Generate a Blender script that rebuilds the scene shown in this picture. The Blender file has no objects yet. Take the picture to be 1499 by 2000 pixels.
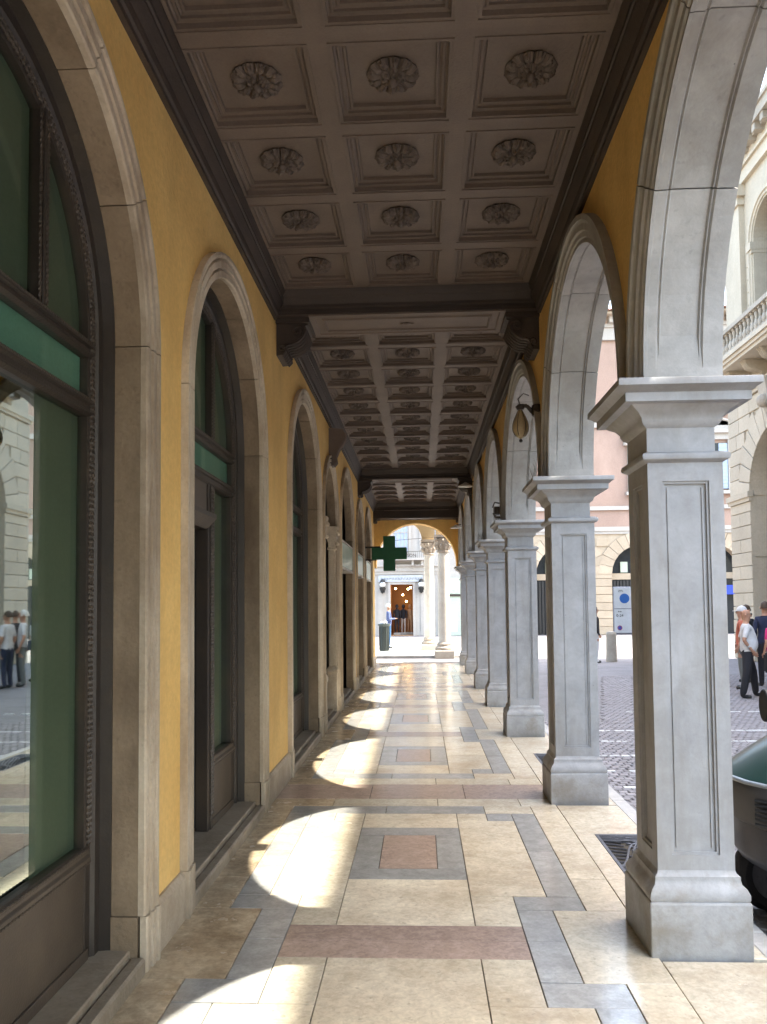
import bpy, bmesh, math, random
from math import pi, sin, cos, tan, atan, atan2, radians, sqrt
from mathutils import Vector, Matrix
random.seed(11)
S = bpy.context.scene
COL = S.collection
# ------------------------------------------------------------------ camera
FPX, H = 1550.0, 1.65
cam = bpy.data.cameras.new('camera'); camo = bpy.data.objects.new('camera', cam); COL.objects.link(camo)
cam.sensor_fit = 'HORIZONTAL'; cam.sensor_width = 36.0; cam.lens = 36.0*FPX/1499.0
cam.shift_y = 107.0/1499.0
cam.clip_start = 0.05; cam.clip_end = 1500
PHI = atan(76/FPX); PSI = atan((822-749.5)/FPX*cos(PHI))
camo.matrix_world = (Matrix.Translation((0, 0, H)) @ Matrix.Rotation(PSI, 4, 'Z') @ Matrix.Rotation(pi/2+PHI, 4, 'X') @ Matrix.Rotation(radians(-0.55), 4, 'Z'))
S.camera = camo
# ------------------------------------------------------------------ sky, sun, exposure
SUN_EL, SUN_AZ = radians(57.3), radians(90.0)      # azimuth measured from +Y towards +X
W = bpy.data.worlds.new('World'); S.world = W; W.use_nodes = True
nt = W.node_tree; bg = nt.nodes['Background']
sk = nt.nodes.new('ShaderNodeTexSky'); sk.sky_type = 'NISHITA'; sk.sun_disc = False
sk.sun_elevation = SUN_EL; sk.sun_rotation = SUN_AZ; sk.air_density = 1.6; sk.dust_density = 3.6; sk.ozone_density = 1.0
nt.links.new(sk.outputs[0], bg.inputs[0]); bg.inputs[1].default_value = 0.15
sun = bpy.data.lights.new('sun', 'SUN'); sun.energy = 2.0; sun.angle = radians(0.53); sun.color = (1.0, 0.93, 0.79)
so = bpy.data.objects.new('sun', sun); COL.objects.link(so)
sd = Vector((sin(SUN_AZ)*cos(SUN_EL), cos(SUN_AZ)*cos(SUN_EL), sin(SUN_EL)))
so.rotation_euler = sd.to_track_quat('Z', 'Y').to_euler(); so.location = (30, 0, 60)
vs = S.view_settings; vs.view_transform = 'Standard'; vs.look = 'None'; vs.gamma = 1.0; vs.exposure = 2.95
try: vs.use_curve_mapping = False
except Exception: pass
cy = S.cycles
cy.max_bounces = 10; cy.diffuse_bounces = 6; cy.glossy_bounces = 5; cy.transparent_max_bounces = 8; cy.transmission_bounces = 6
cy.caustics_reflective = False; cy.caustics_refractive = False; cy.use_denoising = True
cy.sample_clamp_indirect = 6.0

# ------------------------------------------------------------------ materials
MATS = {}
def N(nt, t, **k):
    n = nt.nodes.new(t)
    for a, b in k.items(): setattr(n, a, b)
    return n
def mat(name, c1, c2=None, rough=.7, scale=3.0, bump=.15, fine=60.0, stain=None, stain_amt=0.0, stain_scale=1.2, stain_stretch=1.0,
        rnd=0.0, spec=.5, metal=0.0, pits=0.0, rough_var=0.0, coat=0.0, emit=None, lowz=None, grain=(.93, 1.06), mott=None):
    if name in MATS: return MATS[name]
    m = bpy.data.materials.new(name); m.use_nodes = True; nt = m.node_tree; L = nt.links.new
    b = nt.nodes['Principled BSDF']
    c2 = c2 or tuple(x*.8 for x in c1)
    geo = N(nt, 'ShaderNodeNewGeometry'); P = geo.outputs['Position']
    n1 = N(nt, 'ShaderNodeTexNoise'); n1.inputs['Scale'].default_value = scale; n1.inputs['Detail'].default_value = 7; n1.inputs['Roughness'].default_value = .62
    L(P, n1.inputs['Vector'])
    n2 = N(nt, 'ShaderNodeTexNoise'); n2.inputs['Scale'].default_value = fine; n2.inputs['Detail'].default_value = 4
    L(P, n2.inputs['Vector'])
    r1 = N(nt, 'ShaderNodeMapRange'); r1.inputs[1].default_value = .32; r1.inputs[2].default_value = .68
    L(n1.outputs[0], r1.inputs[0])
    mx = N(nt, 'ShaderNodeMix', data_type='RGBA'); mx.inputs[6].default_value = (*c1, 1); mx.inputs[7].default_value = (*c2, 1)
    L(r1.outputs[0], mx.inputs[0]); out = mx.outputs[2]
    # fine grain
    g = N(nt, 'ShaderNodeMapRange'); g.inputs[1].default_value = .3; g.inputs[2].default_value = .7; g.inputs[3].default_value = grain[0]; g.inputs[4].default_value = grain[1]
    L(n2.outputs[0], g.inputs[0])
    mg = N(nt, 'ShaderNodeMix', data_type='RGBA', blend_type='MULTIPLY'); mg.inputs[0].default_value = 1
    L(out, mg.inputs[6]); L(g.outputs[0], mg.inputs[7]); out = mg.outputs[2]
    if mott:     # mottled, brecciated stone: (scale, darkest, lightest)
        nm_ = N(nt, 'ShaderNodeTexNoise'); nm_.inputs['Scale'].default_value = mott[0]; nm_.inputs['Detail'].default_value = 5; nm_.inputs['Roughness'].default_value = .7; nm_.inputs['Distortion'].default_value = .6
        oi_ = N(nt, 'ShaderNodeObjectInfo'); sc2 = N(nt, 'ShaderNodeVectorMath', operation='SCALE'); sc2.inputs[0].default_value = (37, 91, 53); L(oi_.outputs['Random'], sc2.inputs['Scale'])
        ad2 = N(nt, 'ShaderNodeVectorMath', operation='ADD'); L(P, ad2.inputs[0]); L(sc2.outputs[0], ad2.inputs[1]); L(ad2.outputs[0], nm_.inputs['Vector'])
        rm_ = N(nt, 'ShaderNodeMapRange'); rm_.inputs[1].default_value = .36; rm_.inputs[2].default_value = .62; rm_.inputs[3].default_value = mott[1]; rm_.inputs[4].default_value = mott[2]
        L(nm_.outputs[0], rm_.inputs[0])
        mm_ = N(nt, 'ShaderNodeMix', data_type='RGBA', blend_type='MULTIPLY'); mm_.inputs[0].default_value = 1
        L(out, mm_.inputs[6]); L(rm_.outputs[0], mm_.inputs[7]); out = mm_.outputs[2]
    if rnd:
        oi = N(nt, 'ShaderNodeObjectInfo'); r = N(nt, 'ShaderNodeMapRange'); r.inputs[3].default_value = 1-rnd; r.inputs[4].default_value = 1+rnd
        L(oi.outputs['Random'], r.inputs[0])
        mr = N(nt, 'ShaderNodeMix', data_type='RGBA', blend_type='MULTIPLY'); mr.inputs[0].default_value = 1
        L(out, mr.inputs[6]); L(r.outputs[0], mr.inputs[7]); out = mr.outputs[2]
    if stain:
        mp = N(nt, 'ShaderNodeMapping'); mp.inputs['Scale'].default_value = (1, 1, 1/stain_stretch); L(P, mp.inputs[0])
        n3 = N(nt, 'ShaderNodeTexNoise'); n3.inputs['Scale'].default_value = stain_scale; n3.inputs['Detail'].default_value = 9; n3.inputs['Roughness'].default_value = .68
        L(mp.outputs[0], n3.inputs['Vector'])
        r3 = N(nt, 'ShaderNodeMapRange'); r3.inputs[1].default_value = .47; r3.inputs[2].default_value = .66; r3.inputs[4].default_value = stain_amt
        L(n3.outputs[0], r3.inputs[0])
        ms = N(nt, 'ShaderNodeMix', data_type='RGBA'); ms.inputs[7].default_value = (*stain, 1)
        L(r3.outputs[0], ms.inputs[0]); L(out, ms.inputs[6]); out = ms.outputs[2]
    if lowz:   # grime that has splashed up from the pavement: (colour, height, amount)
        sp = N(nt, 'ShaderNodeSeparateXYZ'); L(P, sp.inputs[0])
        r4 = N(nt, 'ShaderNodeMapRange'); r4.inputs[1].default_value = lowz[1]; r4.inputs[2].default_value = -.05; r4.inputs[4].default_value = lowz[2]*1.6
        L(sp.outputs[2], r4.inputs[0])
        mm = N(nt, 'ShaderNodeMath', operation='MULTIPLY'); L(r4.outputs[0], mm.inputs[0]); L(n1.outputs[0], mm.inputs[1])
        ms2 = N(nt, 'ShaderNodeMix', data_type='RGBA'); ms2.inputs[7].default_value = (*lowz[0], 1)
        L(mm.outputs[0], ms2.inputs[0]); L(out, ms2.inputs[6]); out = ms2.outputs[2]
    if pits:
        v = N(nt, 'ShaderNodeTexVoronoi'); v.inputs['Scale'].default_value = 9; L(P, v.inputs['Vector'])
        n4 = N(nt, 'ShaderNodeTexNoise'); n4.inputs['Scale'].default_value = 25; n4.inputs['Detail'].default_value = 6; L(P, n4.inputs['Vector'])
        r5 = N(nt, 'ShaderNodeMapRange'); r5.inputs[1].default_value = .62; r5.inputs[2].default_value = .72; r5.inputs[4].default_value = pits
        L(n4.outputs[0], r5.inputs[0])
        r6 = N(nt, 'ShaderNodeMapRange'); r6.inputs[1].default_value = .045; r6.inputs[2].default_value = .025; r6.inputs[4].default_value = .8
        L(v.outputs['Distance'], r6.inputs[0])
        oc = N(nt, 'ShaderNodeSeparateColor'); L(v.outputs['Color'], oc.inputs[0])
        gt = N(nt, 'ShaderNodeMath', operation='GREATER_THAN'); gt.inputs[1].default_value = .86; L(oc.outputs[0], gt.inputs[0])
        m7 = N(nt, 'ShaderNodeMath', operation='MULTIPLY'); L(r6.outputs[0], m7.inputs[0]); L(gt.outputs[0], m7.inputs[1])
        mxx = N(nt, 'ShaderNodeMath', operation='MAXIMUM'); L(r5.outputs[0], mxx.inputs[0]); L(m7.outputs[0], mxx.inputs[1])
        mp2 = N(nt, 'ShaderNodeMix', data_type='RGBA'); mp2.inputs[7].default_value = (*[x*.35 for x in c1], 1)
        L(mxx.outputs[0], mp2.inputs[0]); L(out, mp2.inputs[6]); out = mp2.outputs[2]
    L(out, b.inputs['Base Color'])
    b.inputs['Roughness'].default_value = rough; b.inputs['Specular IOR Level'].default_value = spec; b.inputs['Metallic'].default_value = metal
    if coat: b.inputs['Coat Weight'].default_value = coat; b.inputs['Coat Roughness'].default_value = .08
    if rough_var:
        rr = N(nt, 'ShaderNodeMapRange'); rr.inputs[1].default_value = .3; rr.inputs[2].default_value = .7
        rr.inputs[3].default_value = max(.03, rough-rough_var); rr.inputs[4].default_value = rough+rough_var
        L(n1.outputs[0], rr.inputs[0]); L(rr.outputs[0], b.inputs['Roughness'])
    if bump:
        ad = N(nt, 'ShaderNodeMath', operation='ADD'); L(n2.outputs[0], ad.inputs[0]); L(n1.outputs[0], ad.inputs[1])
        bp = N(nt, 'ShaderNodeBump'); bp.inputs['Strength'].default_value = bump; bp.inputs['Distance'].default_value = .012
        L(ad.outputs[0], bp.inputs['Height']); L(bp.outputs[0], b.inputs['Normal'])
    if emit:
        b.inputs['Emission Color'].default_value = (*emit[0], 1); b.inputs['Emission Strength'].default_value = emit[1]
    MATS[name] = m; return m
def plain(name, c, rough=.6, metal=0, emit=None, spec=.5, coat=0):
    return mat(name, c, tuple(x*.85 for x in c), rough=rough, metal=metal, emit=emit, bump=.04, spec=spec, coat=coat)
def glass(name, tint, ior=1.7, rough=.02):
    if name in MATS: return MATS[name]
    m = bpy.data.materials.new(name); m.use_nodes = True; nt = m.node_tree; nt.nodes.clear(); L = nt.links.new
    o = N(nt, 'ShaderNodeOutputMaterial'); fr = N(nt, 'ShaderNodeFresnel'); fr.inputs[0].default_value = ior
    t = N(nt, 'ShaderNodeBsdfTransparent'); t.inputs[0].default_value = (*tint, 1)
    g = N(nt, 'ShaderNodeBsdfGlossy'); g.inputs['Roughness'].default_value = rough; g.inputs[0].default_value = (.9, 1, .95, 1)
    ge = N(nt, 'ShaderNodeNewGeometry'); iv = N(nt, 'ShaderNodeMath', operation='SUBTRACT'); iv.inputs[0].default_value = 1; L(ge.outputs['Backfacing'], iv.inputs[1])
    mu = N(nt, 'ShaderNodeMath', operation='MULTIPLY'); L(fr.outputs[0], mu.inputs[0]); L(iv.outputs[0], mu.inputs[1])
    x = N(nt, 'ShaderNodeMixShader'); L(mu.outputs[0], x.inputs[0]); L(t.outputs[0], x.inputs[1]); L(g.outputs[0], x.inputs[2]); L(x.outputs[0], o.inputs[0])
    MATS[name] = m; return m

M_PILL = mat('istrian_stone', (.43, .435, .45), (.35, .35, .36), rough=.6, scale=3.6, bump=.07, fine=60, grain=(.98,1.01), mott=(7, .88, 1.04), stain=(.27, .25, .215), stain_amt=.6, stain_scale=3.4, stain_stretch=4.5, rnd=.05, pits=.12, lowz=((.20, .19, .17), .32, .35))
M_PLIN = mat('plinth_stone', (.44, .445, .455), (.36, .36, .365), rough=.65, scale=2.6, bump=.14, fine=60, grain=(.98,1.02), mott=(8, .84, 1.05), stain=(.25, .22, .17), stain_amt=.75, stain_scale=3.4, rnd=.05, pits=.15, lowz=((.16, .15, .13), .2, .5))
M_ARCH = mat('arch_stone', (.46, .455, .44), (.365, .355, .34), rough=.7, scale=3, bump=.12, fine=60, grain=(.98,1.015), mott=(6, .86, 1.04), stain=(.22, .19, .15), stain_amt=.5, stain_scale=1.6, stain_stretch=2, rnd=.06, pits=.25)
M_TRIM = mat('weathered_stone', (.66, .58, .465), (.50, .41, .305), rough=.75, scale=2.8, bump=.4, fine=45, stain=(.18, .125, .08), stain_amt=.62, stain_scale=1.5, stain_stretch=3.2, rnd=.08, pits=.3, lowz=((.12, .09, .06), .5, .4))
M_REVEAL = mat('stained_shaded_reveal_stone', (.36, .28, .195), (.21, .155, .10), rough=.8, scale=1.6, bump=.45, fine=45, stain=(.10, .068, .045), stain_amt=.75, stain_scale=1.3, stain_stretch=2.6, rnd=.08, pits=.35, lowz=((.12, .09, .06), .5, .4))  # dirt stains, with the dimmer light on this face also put into the colour
M_STEP = mat('step_stone', (.33, .28, .22), (.24, .20, .15), rough=.6, scale=3, bump=.3, fine=50, stain=(.12, .09, .06), stain_amt=.6, stain_scale=2.5, rnd=.08, pits=.3)
M_YEL = mat('yellow_plaster', (.88, .61, .225), (.78, .50, .165), rough=.8, scale=1.3, bump=.35, fine=38, stain=(.50, .30, .10), stain_amt=.45, stain_scale=.9, stain_stretch=2.6)
M_BROWN = mat('brown_paint', (.175, .135, .110), (.14, .106, .086), rough=.6, scale=3, bump=.25, fine=70, rnd=.05, stain=(.12, .09, .07), stain_amt=.5, stain_scale=1.3)
M_BROWND = mat('dark_brown_paint', (.058, .042, .034), (.042, .031, .025), rough=.6, scale=3, bump=.25, fine=70, rnd=.05)
M_IRON = mat('bronze_frame', (.042, .033, .027), (.026, .021, .018), rough=.42, scale=6, bump=.15, fine=90, spec=.5, stain=(.10, .07, .045), stain_amt=.4, stain_scale=3)
M_RAIL = mat('kick_panel', (.085, .066, .050), (.058, .046, .036), rough=.42, scale=2.5, bump=.12, fine=90, stain=(.14, .11, .08), stain_amt=.4, stain_scale=2.0)
M_DOOR = mat('grey_door', (.05, .05, .052), (.04, .04, .042), rough=.45, bump=.08)
M_ROPE = mat('rope_moulding', (.085, .066, .05), (.04, .031, .025), rough=.45, scale=12, bump=.3)
M_GLASS = glass('shop_glass', (.62, .74, .67), 7.0); M_GLASS2 = glass('dull_glass', (.88, .96, .92), 1.3, .06)
M_BLIND = mat('green_blind', (.105, .112, .082), (.09, .098, .072), rough=.8, scale=.8, bump=.03)
M_TEAL = mat('teal_band', (.17, .29, .245), (.15, .265, .22), rough=.5, scale=1, bump=.03)
M_INT = plain('shop_interior', (.10, .09, .075), .8)
M_CREAM = mat('cream_marble', (.76, .70, .56), (.61, .54, .42), mott=(24, .82, 1.05), rough=.17, scale=4, bump=.05, fine=55, rnd=.12, stain=(.36, .27, .17), stain_amt=.5, stain_scale=1.7, pits=.5, rough_var=.11, spec=.55)
M_CREAMD = mat('worn_cream_marble', (.64, .53, .375), (.44, .335, .22), mott=(19, .74, 1.07), rough=.22, scale=5, bump=.1, fine=50, rnd=.09, stain=(.16, .105, .06), stain_amt=.62, stain_scale=2.2, pits=.35, rough_var=.1)
M_GREY = mat('grey_marble', (.43, .435, .43), (.32, .325, .32), mott=(22, .86, 1.05), rough=.15, scale=7, bump=.05, fine=60, rnd=.08, stain=(.19, .18, .165), stain_amt=.35, stain_scale=3, pits=.15, rough_var=.1, spec=.55)
M_PINK = mat('pink_marble', (.46, .355, .30), (.35, .265, .225), mott=(26, .80, 1.1), rough=.17, scale=8, bump=.06, fine=60, rnd=.07, stain=(.44, .34, .27), stain_amt=.3, stain_scale=4, pits=.3, rough_var=.1, spec=.55)
M_GROUT = plain('grout', (.09, .075, .055), .9)
M_KERB = mat('kerb_stone', (.52, .50, .47), (.42, .40, .37), rough=.6, bump=.25, fine=50, stain=(.28, .25, .2), stain_amt=.4)
M_SETT = mat('porphyry_sett', (.30, .28, .285), (.22, .205, .21), rough=.62, scale=9, bump=.5, fine=60, rnd=.22, spec=.35, stain=(.12, .105, .10), stain_amt=.4, stain_scale=3)
M_ROAD = mat('street_paving', (.24, .225, .228), (.18, .168, .17), rough=.7, scale=14, bump=.6, fine=40, stain=(.10, .09, .085), stain_amt=.5, stain_scale=.8)
M_WHITE = mat('white_marking', (.72, .72, .70), (.5, .5, .49), rough=.7, scale=20, bump=.3)
M_PAL = mat('palazzo_stone', (.46, .405, .32), (.39, .34, .265), rough=.75, scale=1.2, bump=.3, fine=18, rnd=.07, stain=(.36, .31, .24), stain_amt=.45, stain_scale=.7, stain_stretch=2.5)
M_PALD = mat('palazzo_old_stone', (.42, .38, .32), (.33, .29, .24), rough=.8, scale=1.5, bump=.3, fine=18, rnd=.08, stain=(.2, .17, .13), stain_amt=.5, stain_scale=1.0)
M_PINKW = mat('pink_plaster', (.345, .235, .185), (.31, .21, .165), rough=.85, scale=.6, bump=.2, fine=14, stain=(.5, .36, .29), stain_amt=.4, stain_scale=.5, stain_stretch=2)
M_RUST = mat('tan_stone', (.44, .36, .265), (.36, .29, .21), rough=.8, scale=1.4, bump=.3, fine=14, rnd=.12, stain=(.35, .28, .19), stain_amt=.4, stain_scale=.8)
M_PALE = mat('pale_plaster', (.44, .41, .37), (.38, .35, .315), rough=.85, scale=.8, bump=.15, fine=14, stain=(.45, .41, .36), stain_amt=.35, stain_scale=.6, stain_stretch=2)
M_GRNW = mat('pale_green_plaster', (.50, .56, .46), (.45, .51, .41), rough=.85, scale=.8, bump=.1, fine=14)
M_SHUT = plain('blue_grey_shutter', (.36, .44, .56), .6)
M_DARK = plain('dark_opening', (.03, .028, .027), .6)
M_WGLASS = mat('window_glass', (.03, .035, .04), (.02, .025, .03), rough=.15, bump=0, spec=.25)
M_TILE = mat('roof_tile', (.30, .15, .09), (.22, .11, .07), rough=.85, scale=4, bump=.4)
M_CROSS = mat('green_cross', (.012, .12, .05), (.010, .10, .042), rough=.5, scale=2, bump=.05, fine=20)
M_COLST = mat('column_stone', (.64, .60, .53), (.55, .50, .43), rough=.7, scale=2, bump=.25, fine=40, stain=(.4, .34, .27), stain_amt=.4, stain_scale=1.5, lowz=((.22, .18, .14), .5, .5))
M_CARV = mat('carved_stone', (.46, .40, .33), (.30, .25, .20), rough=.8, scale=9, bump=.6, fine=40)
M_BIN = plain('bin_metal', (.055, .075, .075), .45, .3)
M_BLACK = plain('black_metal', (.02, .02, .02), .5)
M_LAMPG = mat('lamp_shade', (.50, .42, .27), (.38, .30, .18), rough=.35, bump=.1, scale=6)
M_SPIKE = plain('steel_wire', (.22, .21, .19), .35, .8)
M_GRATE = mat('cast_iron', (.14, .14, .155), (.10, .10, .11), rough=.45, scale=8, bump=.3, metal=.4)
M_WARM = plain('warm_lamp', (1, .7, .35), .5, emit=((1, .62, .25), 9.0))
M_SHOPW = plain('shop_wood', (.40, .22, .10), .5)
M_GLOBE = plain('globe_lamp', (.8, .8, .78), .3)
M_LBOX = mat('sign_lightbox', (.46, .60, .54), (.40, .54, .48), rough=.25, scale=2, bump=.02)

# ------------------------------------------------------------------ mesh helpers
WLOC = {}
class MB:
    def __init__(s): s.v = []; s.f = []; s.m = []
    def add(s, V, F, m=0):
        o = len(s.v); s.v += [tuple(p) for p in V]; s.f += [tuple(i+o for i in f) for f in F]; s.m += [m]*len(F)
    def box(s, x0, x1, y0, y1, z0, z1, m=0):
        s.add([(x0,y0,z0),(x1,y0,z0),(x1,y1,z0),(x0,y1,z0),(x0,y0,z1),(x1,y0,z1),(x1,y1,z1),(x0,y1,z1)],
              [(0,3,2,1),(4,5,6,7),(0,1,5,4),(1,2,6,5),(2,3,7,6),(3,0,4,7)], m)
    def stack(s, x0, x1, y0, y1, prof, m=0, cap=True):     # rectangle rings: prof = [(offset outwards, z)]
        V = []
        for o, z in prof: V += [(x0-o,y0-o,z),(x1+o,y0-o,z),(x1+o,y1+o,z),(x0-o,y1+o,z)]
        F = []
        for i in range(len(prof)-1):
            for k in range(4):
                a, b = i*4+k, i*4+(k+1) % 4; F.append((a, b, b+4, a+4))
        if cap: F.append((3,2,1,0)); n = (len(prof)-1)*4; F.append((n,n+1,n+2,n+3))
        s.add(V, F, m)
    def lathe(s, cx, cy, prof, n=20, m=0, cap=True):
        V = []; F = []
        for r, z in prof: V += [(cx+r*cos(2*pi*k/n), cy+r*sin(2*pi*k/n), z) for k in range(n)]
        for i in range(len(prof)-1):
            for k in range(n):
                a, b = i*n+k, i*n+(k+1) % n; F.append((a, b, b+n, a+n))
        if cap: F.append(tuple(range(n-1, -1, -1))); F.append(tuple(range((len(prof)-1)*n, len(prof)*n)))
        s.add(V, F, m)
    def loft(s, rings, m=0, cap=True, closed=True):
        n = len(rings[0]); V = [p for r in rings for p in r]; F = []
        for i in range(len(rings)-1):
            for k in range(n if closed else n-1):
                a, b = i*n+k, i*n+(k+1) % n; F.append((a, b, b+n, a+n))
        if cap: F.append(tuple(range(n-1, -1, -1))); F.append(tuple(range((len(rings)-1)*n, len(rings)*n)))
        s.add(V, F, m)
    def arch(s, prof, yc, zc, a, b, t0, t1, n, m=0):      # prof = closed loop of (x, offset); arch lies in the YZ plane
        s.loft([[(x, yc+(a+o)*cos(t0+(t1-t0)*i/n), zc+(b+o)*sin(t0+(t1-t0)*i/n)) for x, o in prof] for i in range(n+1)], m)
    def jamb(s, prof, y, sgn, z0, z1, m=0):
        s.loft([[(x, y+sgn*o, z) for x, o in prof] for z in (z0, z1)], m)
    def extr_y(s, prof, y0, y1, m=0):
        s.loft([[(x, y, z) for x, z in prof] for y in (y0, y1)], m)
    def extr_x(s, prof, x0, x1, m=0):
        s.loft([[(x, y, z) for y, z in prof] for x in (x0, x1)], m)
    def tube(s, pts, r, n=6, m=0):
        rings = []; P = [Vector(p) for p in pts]
        for i, p in enumerate(P):
            d = (P[min(i+1, len(P)-1)]-P[max(i-1, 0)]).normalized()
            u = d.orthogonal().normalized() if i == 0 else (u-d*u.dot(d)).normalized()
            w = d.cross(u); rr = r[i] if isinstance(r, (list, tuple)) else r
            rings.append([tuple(p+(u*cos(2*pi*k/n)+w*sin(2*pi*k/n))*rr) for k in range(n)])
        s.loft(rings, m)
    def ball(s, c, r, n=10, m=0, sz=1.0):
        s.lathe(c[0], c[1], [(max(r*sin(pi*i/n), .0005), c[2]-r*sz*cos(pi*i/n)) for i in range(n+1)], n+2, m)
    def build(s, name, mats, parent=None, bevel=0, smooth=False, seg=1, local=False, label=None):
        off = Vector((0,0,0)) if (parent is None or local) else WLOC.get(parent.name, Vector((0,0,0)))
        me = bpy.data.meshes.new(name); me.from_pydata([tuple(Vector(p)-off) for p in s.v], [], s.f)
        for mt in (mats if isinstance(mats, (list, tuple)) else [mats]): me.materials.append(mt)
        me.polygons.foreach_set('material_index', s.m)
        bm = bmesh.new(); bm.from_mesh(me); bmesh.ops.recalc_face_normals(bm, faces=bm.faces)
        if bevel:
            ed = [e for e in bm.edges if len(e.link_faces) == 2 and e.calc_face_angle(0) > .5]
            bmesh.ops.bevel(bm, geom=ed, offset=bevel, segments=seg, affect='EDGES', clamp_overlap=True)
        bm.to_mesh(me); bm.free()
        if smooth:
            me.polygons.foreach_set('use_smooth', [True]*len(me.polygons))
            try: me.set_sharp_from_angle(angle=radians(40))
            except Exception: pass
        o = bpy.data.objects.new(name, me); COL.objects.link(o)
        if parent: o.parent = parent
        WLOC[o.name] = off.copy()
        if label: o['label'] = label
        return o
def tag(o, label=None, cat=None, group=None, kind=None):
    if label: o['label'] = label
    if cat: o['category'] = cat
    if group: o['group'] = group
    if kind: o['kind'] = kind
    return o
def thing(name, loc, label, cat, group=None, rz=0):
    o = bpy.data.objects.new(name, None); COL.objects.link(o); o.location = loc; o.rotation_euler.z = rz
    o.empty_display_size = .2; WLOC[o.name] = Vector(loc); return tag(o, label, cat, group)
def sub(name, parent):           # empty part
    o = bpy.data.objects.new(name, None); COL.objects.link(o); o.parent = parent; WLOC[o.name] = WLOC[parent.name].copy(); return o
def inst(src, name, parent, loc, rz=0, sc=None):
    o = bpy.data.objects.new(name, src); COL.objects.link(o)
    if parent: o.parent = parent
    o.location = Vector(loc)-(WLOC.get(parent.name, Vector((0,0,0))) if parent else Vector((0,0,0))); o.rotation_euler.z = rz
    if sc: o.scale = sc
    return o
def mesh_of(mb, name, mats, **k):
    o = mb.build(name, mats, **k); me = o.data; bpy.data.objects.remove(o); return me
def wall_arches(mb, X, y0, y1, z0, z1, ops, m=0, n=20, axis='y'):
    """sheet in the plane X with arched holes; ops = [(ya, yb, z_bottom, z_spring, rise)]"""
    def P(y, z): return (X, y, z) if axis == 'y' else (y, X, z)
    y = y0
    for ya, yb, zb, zs, b in ops:
        if ya > y+1e-4: mb.add([P(y,z0),P(ya,z0),P(ya,z1),P(y,z1)], [(0,1,2,3)], m)
        c, a = (ya+yb)/2, (yb-ya)/2
        if zb > z0+1e-4: mb.add([P(ya,z0),P(yb,z0),P(yb,zb),P(ya,zb)], [(0,1,2,3)], m)
        pts = [(c-a*cos(pi*i/n), zs+b*sin(pi*i/n)) for i in range(n+1)]
        for i in range(n):
            p, q = pts[i], pts[i+1]
            mb.add([P(p[0],p[1]),P(q[0],q[1]),P(q[0],z1),P(p[0],z1)], [(0,1,2,3)], m)
        y = yb
    if y1 > y+1e-4: mb.add([P(y,z0),P(y1,z0),P(y1,z1),P(y,z1)], [(0,1,2,3)], m)

# ================================================================== GROUND
g = MB(); g.add([(-300,-300,-.108),(300,-300,-.108),(300,400,-.108),(-300,400,-.108)], [(0,1,2,3)])
piazza = tag(g.build('piazza', M_ROAD), kind='structure', label='sett-paved piazza and street around the portico')
# setts, nearest ones as pieces, the rest one part
Pm = {}
def sett_mesh(k):
    r = random.Random(k); m = MB(); w, d = .042+r.uniform(-.004,.004), .042+r.uniform(-.004,.004)
    m.stack(-w, w, -d, d, [(0,-.02),(0,.004),(-.006,.012+r.uniform(-.002,.003))])
    return mesh_of(m, 'sett', M_SETT)
SM = [sett_mesh(k) for k in range(10)]
def projpx(X, Y, Z):
    v = camo.matrix_world.inverted() @ Vector((X, Y, Z))
    return 749.5+FPX*v.x/-v.z, 1107-FPX*v.y/-v.z
camo_inv = camo.matrix_world.inverted()
def ppx(X, Y, Z):
    v = camo_inv @ Vector((X, Y, Z)); d = -v.z
    if d < .1: return (-999, -999)
    return 749.5+FPX*v.x/d, 1107-FPX*v.y/d
rs = random.Random(5); cand = []
ZG = -.1
y = 2.0; row = 0
while y < 19.5:
    x = 1.72+.045*(row % 2)
    while x < 8.8:
        cand.append((x+rs.uniform(-.006,.006), y+rs.uniform(-.006,.006)+.035*sin(x*1.7), rs.uniform(-.12,.12))); x += .094
    y += .094; row += 1
near = []; far = []
for c in cand:
    px, py = ppx(c[0], c[1], ZG)
    vis = (1178 < px < 1236 or 1424 < px < 1499)
    if not vis and c[1] > 12: continue
    (near if vis and 0 < py < 2000 else far).append((py, c))
near.sort(key=lambda t: -t[0])
for py, c in near[:300]:
    o = inst(SM[rs.randrange(10)], 'sett', piazza, (c[0], c[1], ZG-.004+rs.uniform(-.003,.003)), c[2])
fb = MB()
for py, c in near[300:]+[f for f in far if f[1][1] < 12 or True]:
    x, y_, a = c; z = ZG-.004+rs.uniform(-.003,.003); ca, sa = cos(a), sin(a); V = []
    for (h, zz) in ((.042, -.02), (.042, .004), (.036, .012)):
        V += [(x+ca*u-sa*w, y_+sa*u+ca*w, z+zz) for u, w in ((-h,-h),(h,-h),(h,h),(-h,h))]
    fb.add(V, [(0,1,5,4),(1,2,6,5),(2,3,7,6),(3,0,4,7),(4,5,9,8),(5,6,10,9),(6,7,11,10),(7,4,8,11),(8,9,10,11)])
tag(fb.build('setts', M_SETT, piazza), kind='stuff')
# worn white stone rows across the setts
for yl, xa, xb in ((11.1,1.9,5.2),(10.25,1.9,4.9),(9.3,1.9,4.6),(8.45,1.9,4.4),(7.7,1.9,4.2),(5.2,4.2,6.6),(13.0,3.2,6.5)):
    m = MB(); x = xa
    while x < xb:
        w = rs.uniform(.03, .14)
        if rs.random() < .8: m.box(x, x+w, yl-.03+rs.uniform(-.012,.012), yl+.028+rs.uniform(-.012,.012), ZG-.01, ZG+.0125)
        x += w+rs.uniform(.004,.03)
    tag(m.build('road_marking', M_WHITE, bevel=.002), kind='structure', label='worn white line across the setts')

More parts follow.
